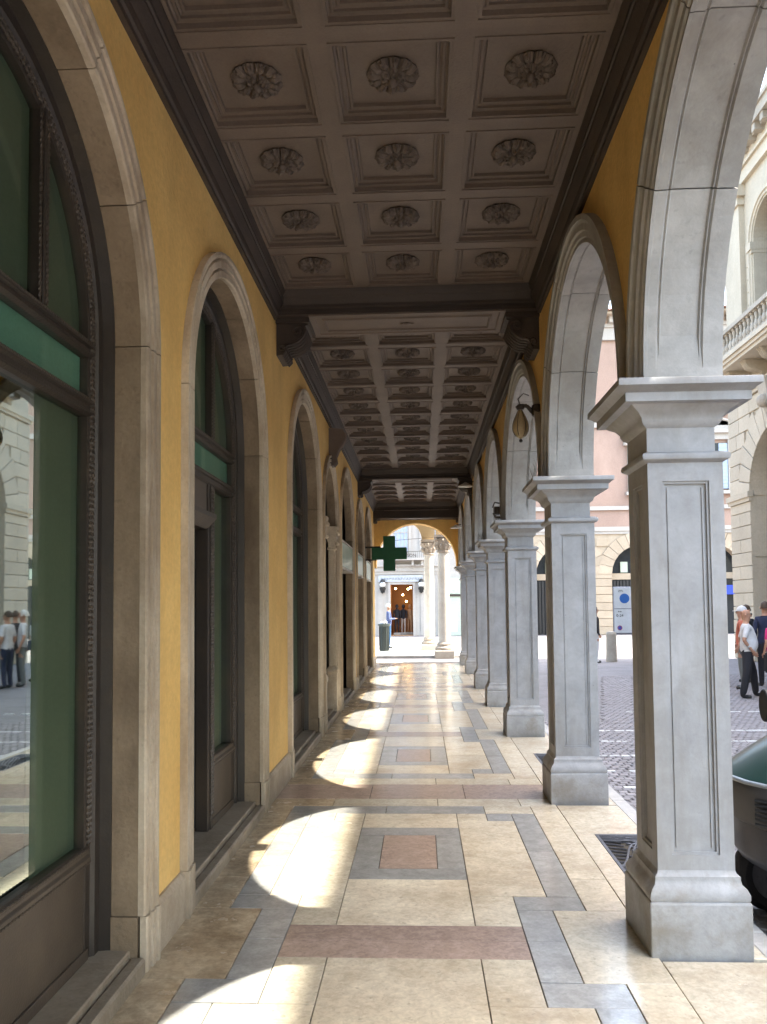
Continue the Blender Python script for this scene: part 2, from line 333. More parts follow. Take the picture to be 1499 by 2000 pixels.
# ================================================================== PORTICO FLOOR
XL, XR = -1.30, 1.10      # plaster planes of the two walls
fl = MB(); fl.box(-1.36, 1.585, -9, 23.3, -.12, -.022)
floor = tag(fl.build('floor', M_GROUT), kind='structure', label='polished marble floor of the portico')
U0 = -.10
def slab(x0, x1, y0, y1, mt, rot=0):
    if x1-x0 < .02 or y1-y0 < .02: return
    g = .0024; m = MB(); m.box(x0+g, x1-g, y0+g, y1-g, -.045, random.uniform(-.0012,.0012))
    m.build('paving_slab', mt, floor, bevel=.002)
def half(c, dirn, L, kind, B=None):
    nom = 1.43 if kind == 'A' else 1.71
    s = L/nom
    def V(a, b):
        p, q = c+dirn*a*s, c+dirn*b*s; return min(p, q), max(p, q)
    def put(u0, u1, v0, v1, mt):
        y0, y1 = V(v0, v1); slab(U0+u0, U0+u1, y0, y1, mt)
    put(-.36, .36, .36, .555, M_GREY)
    for sg in (-1, 1):
        def ps(a, b, v0, v1, mt):
            put(min(sg*a, sg*b), max(sg*a, sg*b), v0, v1, mt)
        if kind == 'A':
            ps(.36, .79, .0, .83, M_CREAM); ps(.36, .6, .83, 1.245, M_CREAM)
            ps(.6, .97, .83, 1.03, M_GREY); ps(.6, .79, 1.03, 1.43, M_GREY)
            ps(.79, .97, .0, .83, M_GREY)
        else:
            ps(.36, .79, .0, .75, M_CREAM); ps(.36, .59, .75, .96, M_CREAM); ps(.59, .79, .75, .96, M_GREY)
            ps(.79, .97, .0, .96, M_GREY)
    if kind == 'A':
        put(-.36, .36, .555, 1.245, M_CREAM); put(-.6, .6, 1.245, 1.43, M_PINK)
    else:
        put(-.36, .36, .555, .96, M_CREAM)
        put(-.97, -.2, .96, 1.19, M_GREY); put(-.2, .59, .96, 1.19, M_GREY); put(.59, .97, .96, 1.19, M_CREAM)
        y0, y1 = V(1.19, 1.44)
        for a, b in ((-1.3,-.75),(-.75,.12),(.12,.80),(.80,1.09)): slab(a, b, y0, y1, M_CREAM if a > -1 else M_CREAMD)
        y0, y1 = V(1.44, 1.71)
    # outer margins
    vend = 1.03 if kind == 'A' else 1.19
    for v0, v1 in ((0, vend*.52), (vend*.52, vend)):
        y0, y1 = V(v0, v1); slab(-1.30, U0-.97, y0, y1, M_CREAMD); slab(U0+.97, 1.09, y0, y1, M_CREAM)
strips = [('A',-5.1),('B',-2.0),('A',1.0),('A',4.0),('B',7.14),('A',10.27),('A',13.1),('B',16.2),('A',19.3),('B',22.4)]
strips = [('A',-5.1),('B',-2.05),('A',.95),('A',4.0),('B',7.14),('A',10.27),('A',13.1),('B',16.2),('A',19.3),('B',22.4)]
SC = {}
for (k0, y0), (k1, y1) in zip(strips, strips[1:]):
    d0 = 1.43 if k0 == 'A' else 1.71; d1 = 1.43 if k1 == 'A' else 1.71
    c = y0+(y1-y0)*d0/(d0+d1)
    half(c, -1, c-y0, k0); half(c, 1, y1-c, k1); SC[(y0,1)] = (c-y0)/d0; SC[(y1,-1)] = (y1-c)/d1
    # centre pieces across the two halves
    slab(U0-.185, U0+.185, c-.36, c+.36, M_PINK)
    for sg in (-1, 1): slab(U0+min(sg*.185, sg*.36), U0+max(sg*.185, sg*.36), c-.36, c+.36, M_GREY)
for k, y in strips:
    sa, sb_ = SC.get((y,-1), 1), SC.get((y,1), 1)
    if k == 'A':
        slab(-1.30, U0-.79, y-.40*sa, y+.40*sb_, M_CREAMD); slab(U0+.79, 1.09, y-.40*sa, y+.40*sb_, M_CREAM)
    else:
        for a, b in ((-1.3,-.46),(-.46,.36),(.36,1.09)): slab(a, b, y-.27*sa, y+.27*sb_, M_PINK)
# outer row under and between the pillars, with a cast iron grate in each bay
PILY = [-5.0,-2.0,.92,3.83,6.68,10.05,13.0,15.8,19.1,21.9]; PW = .47
GR = []
def grate_mesh():
    m = MB(); w, l = .155, .47
    m.box(-w, w, -l, -l+.03, -.02, 0); m.box(-w, w, l-.03, l, -.02, 0); m.box(-w, -w+.02, -l+.03, l-.03, -.02, 0); m.box(w-.02, w, -l+.03, l-.03, -.02, 0)
    for k in range(5):                      # swirling stems
        ph = k/5
        pts = [(-w+.02+(2*w-.04)*(t/10), -l+.05+(2*l-.1)*((t/10)*.62+ph*.38)+.06*sin(t/10*pi*2+k), -.009) for t in range(11)]
        m.tube(pts, .0095, 5)
    for k in range(23):                     # leaf slots between
        y = -l+.05+k*(2*l-.1)/22; s = 1 if k % 2 else -1
        m.tube([(s*(w-.02), y, -.009), (s*.07, y+.018*s, -.009), (s*.015, y+.05*s, -.009)], .0075, 5)
    for k in range(4):
        m.box(-w+.02, w-.02, l-.06-.03*k, l-.05-.03*k, -.018, -.001)
    return mesh_of(m, 'grate', M_GRATE, bevel=0)
GM = grate_mesh(); pit = MB(); pit.box(-.155,.155,-.47,.47,-.06,-.03)
PITM = mesh_of(pit, 'pit', M_DARK)
GL = ['cast iron floor grate two bays behind the viewer','cast iron floor grate one bay behind the viewer','cast iron floor grate beside the viewer','ornate cast iron floor grate partly behind the nearest pillar',
      'cast iron floor grate just beyond the second pillar','cast iron floor grate between the third and fourth pillars','cast iron floor grate between the fourth and fifth pillars','cast iron floor grate between the fifth and sixth pillars','cast iron floor grate before the farthest pillar']
for i in range(len(PILY)-1):
    ya, yb = PILY[i]+PW+.03, PILY[i+1]-.03; gm = (ya+yb)/2-.12
    y = ya
    segs = [(ya-.53, ya), (ya, gm-.47-.02), (gm+.47, yb)]
    slab(1.09, 1.585, ya-.03-PW, ya, M_CREAM)
    slab(1.09, 1.585, ya, gm-.475, M_CREAM); slab(1.09, 1.585, gm+.475, yb, M_CREAM)
    slab(1.09, 1.225, gm-.475, gm+.475, M_CREAM); slab(1.542, 1.585, gm-.475, gm+.475, M_CREAM)
    gt = tag(inst(GM, 'floor_grate', None, (1.383, gm, -.002)), GL[i], 'grate', 'cast iron grates set in the floor between pillars')
    inst(PITM, 'drain_pit', floor, (1.383, gm, 0))
# kerb of the portico and slabs at its far end
for k in range(24):
    y = -8+k*1.35; m = MB(); m.box(1.588, 1.70, y+.002, y+1.346, -.13, -.004-.0*k); tag(m.build('kerb_stone', M_KERB, floor, bevel=.006))
m = MB(); m.box(-1.7, 1.7, 23.31, 24.4, -.13, -.012); tag(m.build('end_step', M_KERB, bevel=.01), kind='structure', label='pale stone step at the far end of the portico')
m = MB(); m.box(-4.5, 2.6, 26.6, 27.0, -.13, -.03); tag(m.build('kerb', M_KERB, bevel=.01), kind='structure', label='pale kerb across the street beyond the portico')
m = MB(); m.box(-4.5, 1.4, 27.0, 34, -.13, -.045); tag(m.build('pavement', M_KERB, bevel=.01), kind='structure', label='pale pavement under the round columns')

# ================================================================== RIGHT ARCADE
XO = 1.46
arc = thing('arcade_wall', (1.3, 7, 0), 'arcade wall of stone arches open to the piazza', 'arcade wall')
SPR, RISE = 2.71, 1.36
def bay(i): return PILY[i]+PW, PILY[i+1]
PRO_R = [(1.085,0),(1.10,0),(1.105,.004),(1.145,.004),(1.155,.018),(1.162,.010),(1.170,.022),(1.345,.022),(1.352,.008),(1.360,.018),(1.368,.004),(XO,.0),(XO,.17),
         (1.13,.17),(1.045,.17),(1.045,.135),(1.055,.13),(1.062,.115),(1.062,.075),(1.075,.065),(1.078,.035),(1.088,.028)]
PRO_RP = [(x, 0 if 1.09 < x < XO else o) for x, o in PRO_R]
ops_in = []
for i in range(len(PILY)-1):
    ya, yb = bay(i); c, a = (ya+yb)/2, (yb-ya)/2
    A = sub('arch', arc); ops_in.append((ya-.168, yb+.168, 0, SPR, RISE+.168))
    cuts = [0, 37, 68, 112, 143, 180]
    for k in range(5):
        t0, t1 = radians(cuts[k])+(.0022 if k else 0), radians(cuts[k+1])-(.0022 if k < 4 else 0)
        m = MB()
        if k == 0: m.arch(PRO_RP, c, SPR, a, RISE, t0, t0+.05, 1); m.arch(PRO_R, c, SPR, a, RISE, t0+.05, t1, 7)
        elif k == 4: m.arch(PRO_R, c, SPR, a, RISE, t0, t1-.05, 7); m.arch(PRO_RP, c, SPR, a, RISE, t1-.05, t1, 1)
        else: m.arch(PRO_R, c, SPR, a, RISE, t0, t1, 8)
        m.build('voussoir', M_ARCH if True else 0, A)
    # carved keystone on the piazza side, dipping below the opening
    m = MB(); m.loft([[(XO-.02, c-w, z), (XO+.06, c-w, z), (XO+.06, c+w, z), (XO-.02, c+w, z)] for w, z in ((.07, SPR+RISE-.055), (.08, SPR+RISE-.01), (.09, SPR+RISE+.1), (.11, SPR+RISE+.26))])
    m.build('keystone', M_ARCH, A, bevel=.01)
sp_in = MB()
ya0, ya1 = PILY[0], PILY[-1]+PW
# plaster above the arches, corridor side and piazza side, plus the block of wall above
def merged(ops):      # neighbouring trims may touch; clip
    out = []; last = -99
    for o in ops:
        ya = max(o[0], last+.001); out.append((ya, o[1], o[2], o[3], o[4])); last = o[1]
    return out
sp_in = MB(); wall_arches(sp_in, XR, ya0-3, 22.35, SPR, 4.6, merged(ops_in)); sp_in.build('plaster', M_YEL, arc)
sp = MB(); wall_arches(sp, XO-.015, ya0-3, 22.9, SPR, 6.0, merged(ops_in)); sp.build('outer_face', M_PALE, arc)
up = MB(); up.box(-7, XO-.05, -9, 23.2, 4.62, 11.5); up.build('unseen_upper_storey', M_PALE, arc)  # unseen upper floors, a plain box added to shade and close off the portico
for k, y in enumerate(PILY):   # springer blocks between two arches above each impost
    m = MB(); m.box(1.14, XO-.005, y+.004, y+PW-.004, SPR-.01, SPR+.55); m.build('springer', M_ARCH, arc)

PLAB = ['pillar behind the viewer','pillar behind the viewer','pillar just beside the viewer','nearest square stone pillar with sunk panel at right','second square stone pillar, before the floor grate',
        'third square stone pillar, just beyond the second','fourth square stone pillar from the viewer','fifth square stone pillar from the viewer','sixth square stone pillar from the viewer','farthest square stone pillar by the end arch']
def pillar(x0, y0, lab, vis):
    t = thing('pillar', ((x0+.235), y0+.235, 0), lab, 'pillar', 'square stone pillars of the arcade')
    x1, y1 = x0+PW, y0+PW
    m = MB(); m.stack(x0, x1, y0, y1, [(0,-.03),(0,.245),(-.006,.252)]); m.build('plinth', M_PLIN, t, bevel=.005)
    q = .055
    m = MB(); m.stack(x0+q, x1-q, y0+q, y1-q, [(.045,.252),(.05,.262),(.05,.285),(.038,.31),(.022,.325),(.018,.345),(.018,.36),(.004,.372),(0,.385)]); m.build('base_moulding', M_PLIN, t, smooth=True)
    sx0, sx1, sy0, sy1 = x0+q, x1-q, y0+q, y1-q; zb, zt = .385, 2.33
    m = MB()                       # shaft with a sunk panel on each face
    core = .022
    m.box(sx0+core, sx1-core, sy0+core, sy1-core, zb, zt)
    for ax in (0, 1):
        for s in (0, 1):
            # frame and steps
            def rc(u0, u1, z0, z1, d0, d1):
                if ax == 0:  # faces +-Y
                    ya, yb = (sy0+d0, sy0+d1) if s == 0 else (sy1-d1, sy1-d0); m.box(u0, u1, ya, yb, z0, z1)
                else:
                    xa, xb = (sx0+d0, sx0+d1) if s == 0 else (sx1-d1, sx1-d0); m.box(xa, xb, u0, u1, z0, z1)
            lo, hi = (sx0, sx1) if ax == 0 else (sy0+core, sy1-core)
            fw = .068
            rc(lo, lo+fw, zb, zt, 0, core); rc(hi-fw, hi, zb, zt, 0, core)
            rc(lo+fw, hi-fw, zb, zb+.07, 0, core); rc(lo+fw, hi-fw, zt-.09, zt, 0, core)
            w = .012
            rc(lo+fw, lo+fw+w, zb+.07, zt-.09, .009, core); rc(hi-fw-w, hi-fw, zb+.07, zt-.09, .009, core)
            rc(lo+fw+w, hi-fw-w, zb+.07, zb+.07+w, .009, core); rc(lo+fw+w, hi-fw-w, zt-.09-w, zt-.09, .009, core)
            w2 = .026
            rc(lo+fw+w2, lo+fw+w2+.006, zb+.10, zt-.12, .016, core); rc(hi-fw-w2-.006, hi-fw-w2, zb+.10, zt-.12, .016, core)
    m.build('shaft', M_PILL, t)
    m = MB(); m.stack(sx0, sx1, sy0, sy1, [(0,2.33),(.012,2.336),(.026,2.345),(.03,2.358),(.026,2.372),(.01,2.38),(.0,2.384)]); m.build('necking', M_PILL, t, smooth=True)
    m = MB(); m.stack(sx0, sx1-.035, sy0, sy1, [(0,2.384),(0,2.50),(.02,2.515),(.03,2.535),(.03,2.545),(.05,2.57),(.085,2.592),(.09,2.60),(.13,2.603),(.13,2.645),(.138,2.648),(.155,2.665),(.17,2.672),(.17,2.70),(.166,2.706),(.1,2.712)])
    m.build('capital', M_PILL, t, smooth=True)
    if vis:                       # bird spikes on the inner corner of the impost
        r = random.Random(int(y0*100)); m = MB()
        for s in range(34):
            px = x0-.07+r.uniform(0,.05); py = y0-.08+r.random()*.5; px2 = px+r.uniform(-.07,.03); pz = 2.70+r.uniform(.06,.17)
            m.tube([(px, py, 2.70), (px2, py+r.uniform(-.05,.05), pz)], .0013, 3)
        m.build('bird_spikes', M_SPIKE, t)
    return t
for k, y in enumerate(PILY): pillar(1.053, y, PLAB[k], 4 <= k <= 7)

# ================================================================== LEFT WALL
lw = thing('portico_wall', (XL, 6, 0), 'yellow plastered wall with stone framed arches along the portico', 'wall')
LSP = 2.88
LO = [(-4.4,-2.1),(-1.6,.9),(1.48,3.78),(4.24,6.52),(7.68,10.15),(10.42,12.3),(12.68,15.2),(15.85,17.95),(18.35,20.75)]   # extrados to extrados
TW = .16
def rise_of(ya, yb): return min(1.05, (yb-ya)/2-TW)
PRO_L = [(-1.302,0),(-1.275,0),(-1.268,.008),(-1.268,.045),(-1.290,.05),(-1.290,.059),(-1.262,.065),(-1.262,.106),(-1.282,.112),(-1.282,.121),(-1.257,.128),(-1.254,.145),(-1.258,TW),(-1.31,TW)]
PRO_V = [(-1.425,0),(-1.303,.0),(-1.303,TW),(-1.425,TW)]
ops = []
for i, (ya, yb) in enumerate(LO):
    c, a = (ya+yb)/2, (yb-ya)/2-TW; b = rise_of(ya, yb); A = sub('arch', lw)
    ops.append((ya+.004, yb-.004, .0, LSP, b+TW-.004))
    cuts = [0, 36, 68, 112, 144, 180]
    for k in range(5):
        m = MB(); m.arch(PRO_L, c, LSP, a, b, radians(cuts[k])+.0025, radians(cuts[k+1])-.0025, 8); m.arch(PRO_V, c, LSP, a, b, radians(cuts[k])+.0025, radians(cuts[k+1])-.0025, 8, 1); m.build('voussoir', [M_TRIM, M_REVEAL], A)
    for sg, yy in ((-1, ya+TW), (1, yb-TW)):
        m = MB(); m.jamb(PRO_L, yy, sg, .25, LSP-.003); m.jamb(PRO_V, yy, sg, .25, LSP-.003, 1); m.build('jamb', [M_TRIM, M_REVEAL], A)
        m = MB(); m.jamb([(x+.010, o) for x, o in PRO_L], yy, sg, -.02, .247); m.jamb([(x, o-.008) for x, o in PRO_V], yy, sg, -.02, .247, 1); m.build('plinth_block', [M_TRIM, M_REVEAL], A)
    st = MB(); st.box(-1.62, -1.335, ya+TW, yb-TW, -.02, .10); st.build('doorstep', M_STEP, A, bevel=.006)
    st = MB(); st.box(-1.335+.003, -1.262, ya+TW, yb-TW, -.02, .072); st.build('doorstep_edge', M_STEP, A, bevel=.012)
pl = MB(); wall_arches(pl, XL, -9, 22.4, 0, 4.62, ops); pl.build('plaster', M_YEL, lw)
prev = -9
for ya, yb in LO+[(22.4,0)]:
    m = MB(); m.extr_y([(XL-.03,-.02),(XL+.035,-.02),(XL+.035,.215),(XL+.02,.235),(XL+.012,.243),(XL-.03,.243)], prev+.002, ya-.002); m.build('skirting', M_TRIM, lw); prev = yb
# dark shop interiors behind the wall
m = MB(); m.box(-7, -1.48, -9, -8.9, 0, 4.6); m.box(-7,-6.9,-9,23,0,4.6); m.box(-7,-1.4,22.9,23,0,4.6); m.box(-7,-1.62,-9,23,-.05,.095)
for y in (-1.8, 1.2, 4.08, 7.2, 10.65, 12.6, 15.5, 18.15): m.box(-7, -1.6, y-.04, y+.04, .095, 4.6)
m.add([(-1.484,-9,4.0),(-1.484,22.9,4.0),(-1.484,22.9,4.6),(-1.484,-9,4.6)], [(0,1,2,3)])
wall_arches(m, -1.482, -9, 22.4, 0, 4.05, [(a+TW-.01, b-TW+.01, 0, LSP, rise_of(a, b)+.01) for a, b in LO])
tag(m.build('shop_interiors', M_INT), kind='structure', label='dim rooms behind the shop fronts')

# -------------------------------------------------- shop fronts
def rope(m, pts, r, mi=0):
    """twisted cable moulding"""
    P = [Vector(p) for p in pts]; out = []; n = 7; L = 0; u = None
    rings = []
    for i in range(len(P)-1):
        seg = P[i+1]-P[i]; k = max(1, int(seg.length/.007))
        for j in range(k):
            p = P[i]+seg*(j/k); d = seg.normalized()
            if u is None: u = d.orthogonal().normalized()
            else: u = (u-d*u.dot(d)).normalized()
            w = d.cross(u); ph = L*250
            rings.append([tuple(p+(u*cos(2*pi*q/n)+w*sin(2*pi*q/n))*r*(1+.28*cos(3*(2*pi*q/n)-ph))) for q in range(n)]); L += seg.length/k
    if len(rings) > 1: m.loft(rings, mi)
def arcpts(x, c, z, a, b, n=28, t0=0, t1=pi): return [(x, c+a*cos(t0+(t1-t0)*i/n), z+b*sin(t0+(t1-t0)*i/n)) for i in range(n+1)]
XG = -1.52
def shopfront(idx, lab, mode):
    ya, yb = LO[idx]; ya += TW; yb -= TW; c, a = (ya+yb)/2, (yb-ya)/2; b = rise_of(*LO[idx])
    t = thing('storefront', (XG, c, .1), lab, 'shop front', 'arched glazed shop fronts in the yellow wall')
    PF = [(-1.58,.01),(-1.426,.01),(-1.426,-.004),(-1.478,-.012),(-1.478,-.06),(-1.495,-.075),(-1.495,-.12),(-1.50,-.13),(-1.545,-.13),(-1.545,-.12),(-1.58,-.12)]
    m = MB(); m.arch(PF, c, LSP, a, b, 0, pi, 32); m.jamb(PF, ya, -1, .1, LSP); m.jamb(PF, yb, 1, .1, LSP); m.build('frame', M_IRON, t)
    m = MB()
    for dx, off in ((-1.492, -.085), (-1.492, -.108)):
        rope(m, [(dx, yb+off, .6)]+[(dx, yb+off, LSP)]+arcpts(dx, c, LSP, a+off, b+off, 40)[1:]+[(dx, ya-off, .6)], .0075)
    m.build('rope_moulding', M_ROPE, t)
    gi, go = ya+.12, yb-.12
    def transom(z0, z1):
        m = MB(); m.extr_y([(-1.57,z0),(-1.50,z0),(-1.482,z0+.012),(-1.482,z0+.022),(-1.495,z0+.03),(-1.495,z1-.03),(-1.482,z1-.022),(-1.482,z1-.012),(-1.50,z1),(-1.57,z1)], gi-.02, go+.02)
        f = m.build('transom', M_IRON, t); q = MB(); rope(q, [(-1.487, gi, z1-.005), (-1.487, go, z1-.005)], .006); q.build('rope_moulding', M_ROPE, f)
    transom(2.52, 2.60); transom(2.79, 2.86)
    # teal band between the transoms
    m = MB(); m.box(XG-.012, XG-.006, gi, go, 2.59, 2.80); m.build('glass_pane', M_GLASS2, t)
    m = MB(); m.box(XG-.022, XG-.018, gi, go, 2.59, 2.80); m.build('teal_panel', M_TEAL, t)
    mulls = [c-(.34 if mode != 'door' else .3), c+(.34 if mode != 'door' else .16)]
    if idx == 2: mulls = [2.36, 3.04]
    if idx == 3: mulls = [4.93, 5.63]
    for y in mulls:           # fan bars
        zt = LSP+(b-.1)*sqrt(max(0, 1-((y-c)/(a-.1))**2))
        m = MB(); m.box(-1.56, -1.492, y-.028, y+.028, 2.86, zt); m.box(-1.492, -1.484, y-.012, y+.012, 2.86, zt)
        f = m.build('glazing_bar', M_IRON, t, bevel=.004); q = MB(); rope(q, [(-1.49, y+.03, 2.87), (-1.49, y+.03, zt)], .006); rope(q, [(-1.49, y-.03, 2.87), (-1.49, y-.03, zt)], .006); q.build('rope_moulding', M_ROPE, f)
    # fan glass with blind behind
    def fan(x, th, y0, y1, mt, nm):
        m = MB(); n = 10; ring = []
        for i in range(n+1):
            y = y0+(y1-y0)*i/n; z = LSP+(b-.11)*sqrt(max(0, 1-min(1, abs((y-c)/(a-.11)))**2)); ring.append((y, max(z, 2.87)))
        for i in range(n):
            (p, zp), (q_, zq) = ring[i], ring[i+1]
            m.add([(x,p,2.83),(x,q_,2.83),(x,q_,zq),(x,p,zp),(x-th,p,2.83),(x-th,q_,2.83),(x-th,q_,zq),(x-th,p,zp)], [(0,1,2,3),(7,6,5,4),(3,2,6,7),(0,4,5,1)])
        m.build(nm, mt, t)
    ys = [gi]+mulls+[go]
    for k in range(3): fan(XG-.008, .006, ys[k], ys[k+1], M_GLASS2, 'glass_pane')
    fan(XG-.022, .004, gi, go, M_BLIND, 'blind')
    # lower part
    def pane(y0, y1, z0=.58, z1=2.53, mt=M_GLASS):
        m = MB(); m.box(XG-.014, XG-.008, y0, y1, z0, z1); m.build('glass_pane', mt, t)
    def rail(y0, y1):
        m = MB(); m.box(-1.57, -1.50, y0, y1, .1, .52); m.extr_y([(-1.57,.52),(-1.49,.52),(-1.478,.535),(-1.478,.55),(-1.49,.56),(-1.49,.575),(-1.505,.59),(-1.57,.59)], y0, y1); m.box(-1.50,-1.488,y0,y1,.1,.15)
        f = m.build('kick_panel', M_RAIL, t, bevel=.002); q = MB(); rope(q, [(-1.481, y0, .527), (-1.481, y1, .527)], .006); rope(q, [(-1.488, y0, .585), (-1.488, y1, .585)], .006); q.build('rope_moulding', M_ROPE, f)
    if mode == 'window':
        pane(gi, mulls[1]+.012); pane(mulls[1]+.018, go, mt=M_GLASS2); rail(gi-.02, go+.02)
        m = MB(); m.box(XG-.035, XG-.028, mulls[1]+.02, go, .58, 2.53); m.build('blind', M_BLIND, t)
        m = MB(); m.box(XG-.16, XG-.15, gi, go, .58, 2.53); m.build('blind', M_BLIND, t)
    elif mode == 'door':
        y0 = 5.50
        m = MB(); m.box(-1.58, -1.49, y0, y0+.05, .1, 2.52); m.box(-1.58, -1.482, y0+.05, y0+.11, .1, 2.52); f = m.build('door_post', M_IRON, t, bevel=.004)
        q = MB(); rope(q, [(-1.482, y0+.055, .2), (-1.482, y0+.055, 2.5)], .007); rope(q, [(-1.482, y0+.105, .2), (-1.482, y0+.105, 2.5)], .007); rope(q, [(-1.482, y0+.08, .2), (-1.482, y0+.08, 2.5)], .007); q.build('rope_moulding', M_ROPE, f)
        m = MB(); m.box(-1.575, -1.495, y0+.11, y0+.2, .59, 2.52); m.box(-1.575,-1.495, go-.05, go, .59, 2.52); m.build('side_frame', M_IRON, t, bevel=.004)
        pane(y0+.19, go-.04, mt=M_GLASS2); rail(y0+.11, go+.02)
        m = MB(); m.box(XG-.06, XG-.053, y0+.15, go, .58, 2.53); m.build('blind', M_BLIND, t)
        m = MB(); m.box(-1.60, -1.50, gi-.02, y0, 2.30, 2.52); m.build('door_header', M_RAIL, t, bevel=.003)
        m = MB(); m.extr_y([(-1.60,2.20),(-1.50,2.20),(-1.46,2.24),(-1.43,2.27),(-1.43,2.30),(-1.60,2.30)], gi-.02, y0); m.build('door_cornice', M_IRON, t)
        m = MB(); m.box(-2.45, -1.585, y0+.005, y0+.05, .12, 2.2); d = m.build('door', M_DOOR, t, bevel=.004)
        m = MB(); m.tube([(-1.66, y0+.004, 1.0), (-1.66, y0-.002, 1.0)], .011, 8); m.build('keyhole', M_BLACK, d)
        m = MB(); m.box(-1.58, -1.49, gi-.02, gi+.05, .1, 2.52); m.build('door_post', M_IRON, t)
        m = MB(); m.box(-1.85, -1.62, gi, y0, .0955, .125); m.build('threshold', M_STEP, t)
    return t
shopfront(2, 'glazed shop front with green blinds in the nearest arch', 'window')
shopfront(3, 'shop front with open dark door in the second arch', 'door')
shopfront(4, 'closed glazed shop front in the third arch', 'window')
shopfront(1, 'glazed shop front beside the viewer', 'window')
# portal in the fourth arch
ya, yb = LO[5]; c = (ya+yb)/2
t = thing('stone_portal', (-1.4, c, 0), 'carved stone portal with pilasters and scroll keystone, fourth arch', 'portal')
for s, y0 in ((0, ya+TW+.005), (1, yb-TW-.145)):
    p = sub('pilaster', t)
    m = MB(); m.stack(-1.40, -1.30, y0, y0+.14, [(.03,.0),(.03,.12),(.022,.14),(.022,.62),(.035,.65),(.035,.69),(.02,.72),(.0,.75)]); m.build('pedestal', M_TRIM, p, bevel=.003)
    m = MB(); m.box(-1.40, -1.30, y0, y0+.14, .75, 2.5); m.build('shaft', M_TRIM, p, bevel=.004)
    m = MB(); m.stack(-1.40, -1.30, y0, y0+.14, [(.0,2.5),(.015,2.51),(.015,2.54),(.0,2.55),(.005,2.62),(.03,2.70),(.02,2.74),(.045,2.80),(.05,2.86)])
    for k in range(3): m.ball((-1.27, y0+.01+.06*k, 2.60), .032, 6); m.ball((-1.26, y0+.14*(k/2), 2.76), .035, 6)
    m.build('capital', M_TRIM, p, smooth=True)
m = MB(); m.box(-1.60, -1.53, ya+TW, yb-TW, .1, LSP+.9); m.build('door', mat('dark_wood', (.07,.045,.03), rough=.5), t)
m = MB()
prof = [(-1.31,3.66),(-1.24,3.67),(-1.20,3.72),(-1.21,3.80),(-1.17,3.90),(-1.12,3.98),(-1.08,4.05),(-1.07,4.14),(-1.10,4.20),(-1.31,4.22)]
m.loft([[(x, c+s*w, z) for x, z in prof] for s, w in ((-1,.085),(-1,.06),(1,.06),(1,.085))])
for k in range(4): m.tube([(x+.008, c-.06+.04*k, z) for x, z in prof[1:8]], .014, 6)
m.build('scroll_keystone', M_BROWN, t, smooth=True)
# shops with sign boxes in the last three arches
for idx, lab in ((6,'shop entrance under a pale sign box, fifth arch'),(7,'shop entrance under a pale sign box, sixth arch'),(8,'shop entrance under a pale sign box, last arch')):
    ya, yb = LO[idx]; ya += TW; yb -= TW; c = (ya+yb)/2; b = rise_of(*LO[idx]); a = (yb-ya)/2
    t = thing('storefront', (-1.5, c, 0), lab, 'shop front', 'shop entrances with sign boxes')
    m = MB(); m.box(-1.50, -1.29, ya+.005, yb-.005, 2.30, 2.72); f = m.build('sign_box', M_LBOX, t, bevel=.008)
    q = MB(); q.box(-1.50,-1.28, ya+.004, yb-.004, 2.262, 2.298); q.box(-1.50,-1.28, ya+.004, yb-.004, 2.722, 2.75); q.build('sign_frame', M_KERB, f)
    m = MB(); m.box(-1.60, -1.56, ya, yb, .1, 2.30); m.build('door', mat('brown_door', (.16,.10,.06), rough=.5), t)
    m = MB()
    for k in range(4): y = ya+(yb-ya)*k/3; m.box(-1.56, -1.53, max(ya, y-.03), min(yb, y+.03), .1, 2.30)
    m.box(-1.56, -1.52, ya, yb, .1, .35); m.build('door_frame', M_IRON, t)
    m = MB(); wall_n = 12
    pts = [(c-(a-.0)*cos(pi*i/wall_n), LSP+b*sin(pi*i/wall_n)) for i in range(wall_n+1)]
    m.add([(-1.55, y, z) for y, z in [(ya,2.72)]+pts+[(yb,2.72)]], [tuple(range(wall_n+3))]); m.build('fanlight', M_WGLASS, t)

# end wall with arch across the portico
ew = thing('end_wall', (-.1, 22.3, 0), 'yellow cross wall with arched opening at the far end', 'wall')
m = MB()
ecx, er, esp = -.12, 1.135, 2.83
def end_face(m, Y): wall_arches(m, Y, XL, XR+.36, 2.72, 4.61, [(ecx-er, ecx+er, 2.72, esp, er)], axis='x', n=28)
end_face(m, 22.36); end_face(m, 22.86); m.build('plaster', M_YEL, ew)
m = MB(); n = 28
ring = lambda Y, d: [(ecx-er*1.0, Y, 2.72)]+[(ecx-(er)*cos(pi*i/n), Y, esp+er*sin(pi*i/n)) for i in range(n+1)]+[(ecx+er, Y, 2.72)]
m.loft([ring(22.36, 0), ring(22.86, 0)], cap=False, closed=False); m.build('soffit', M_YEL, ew, smooth=True)

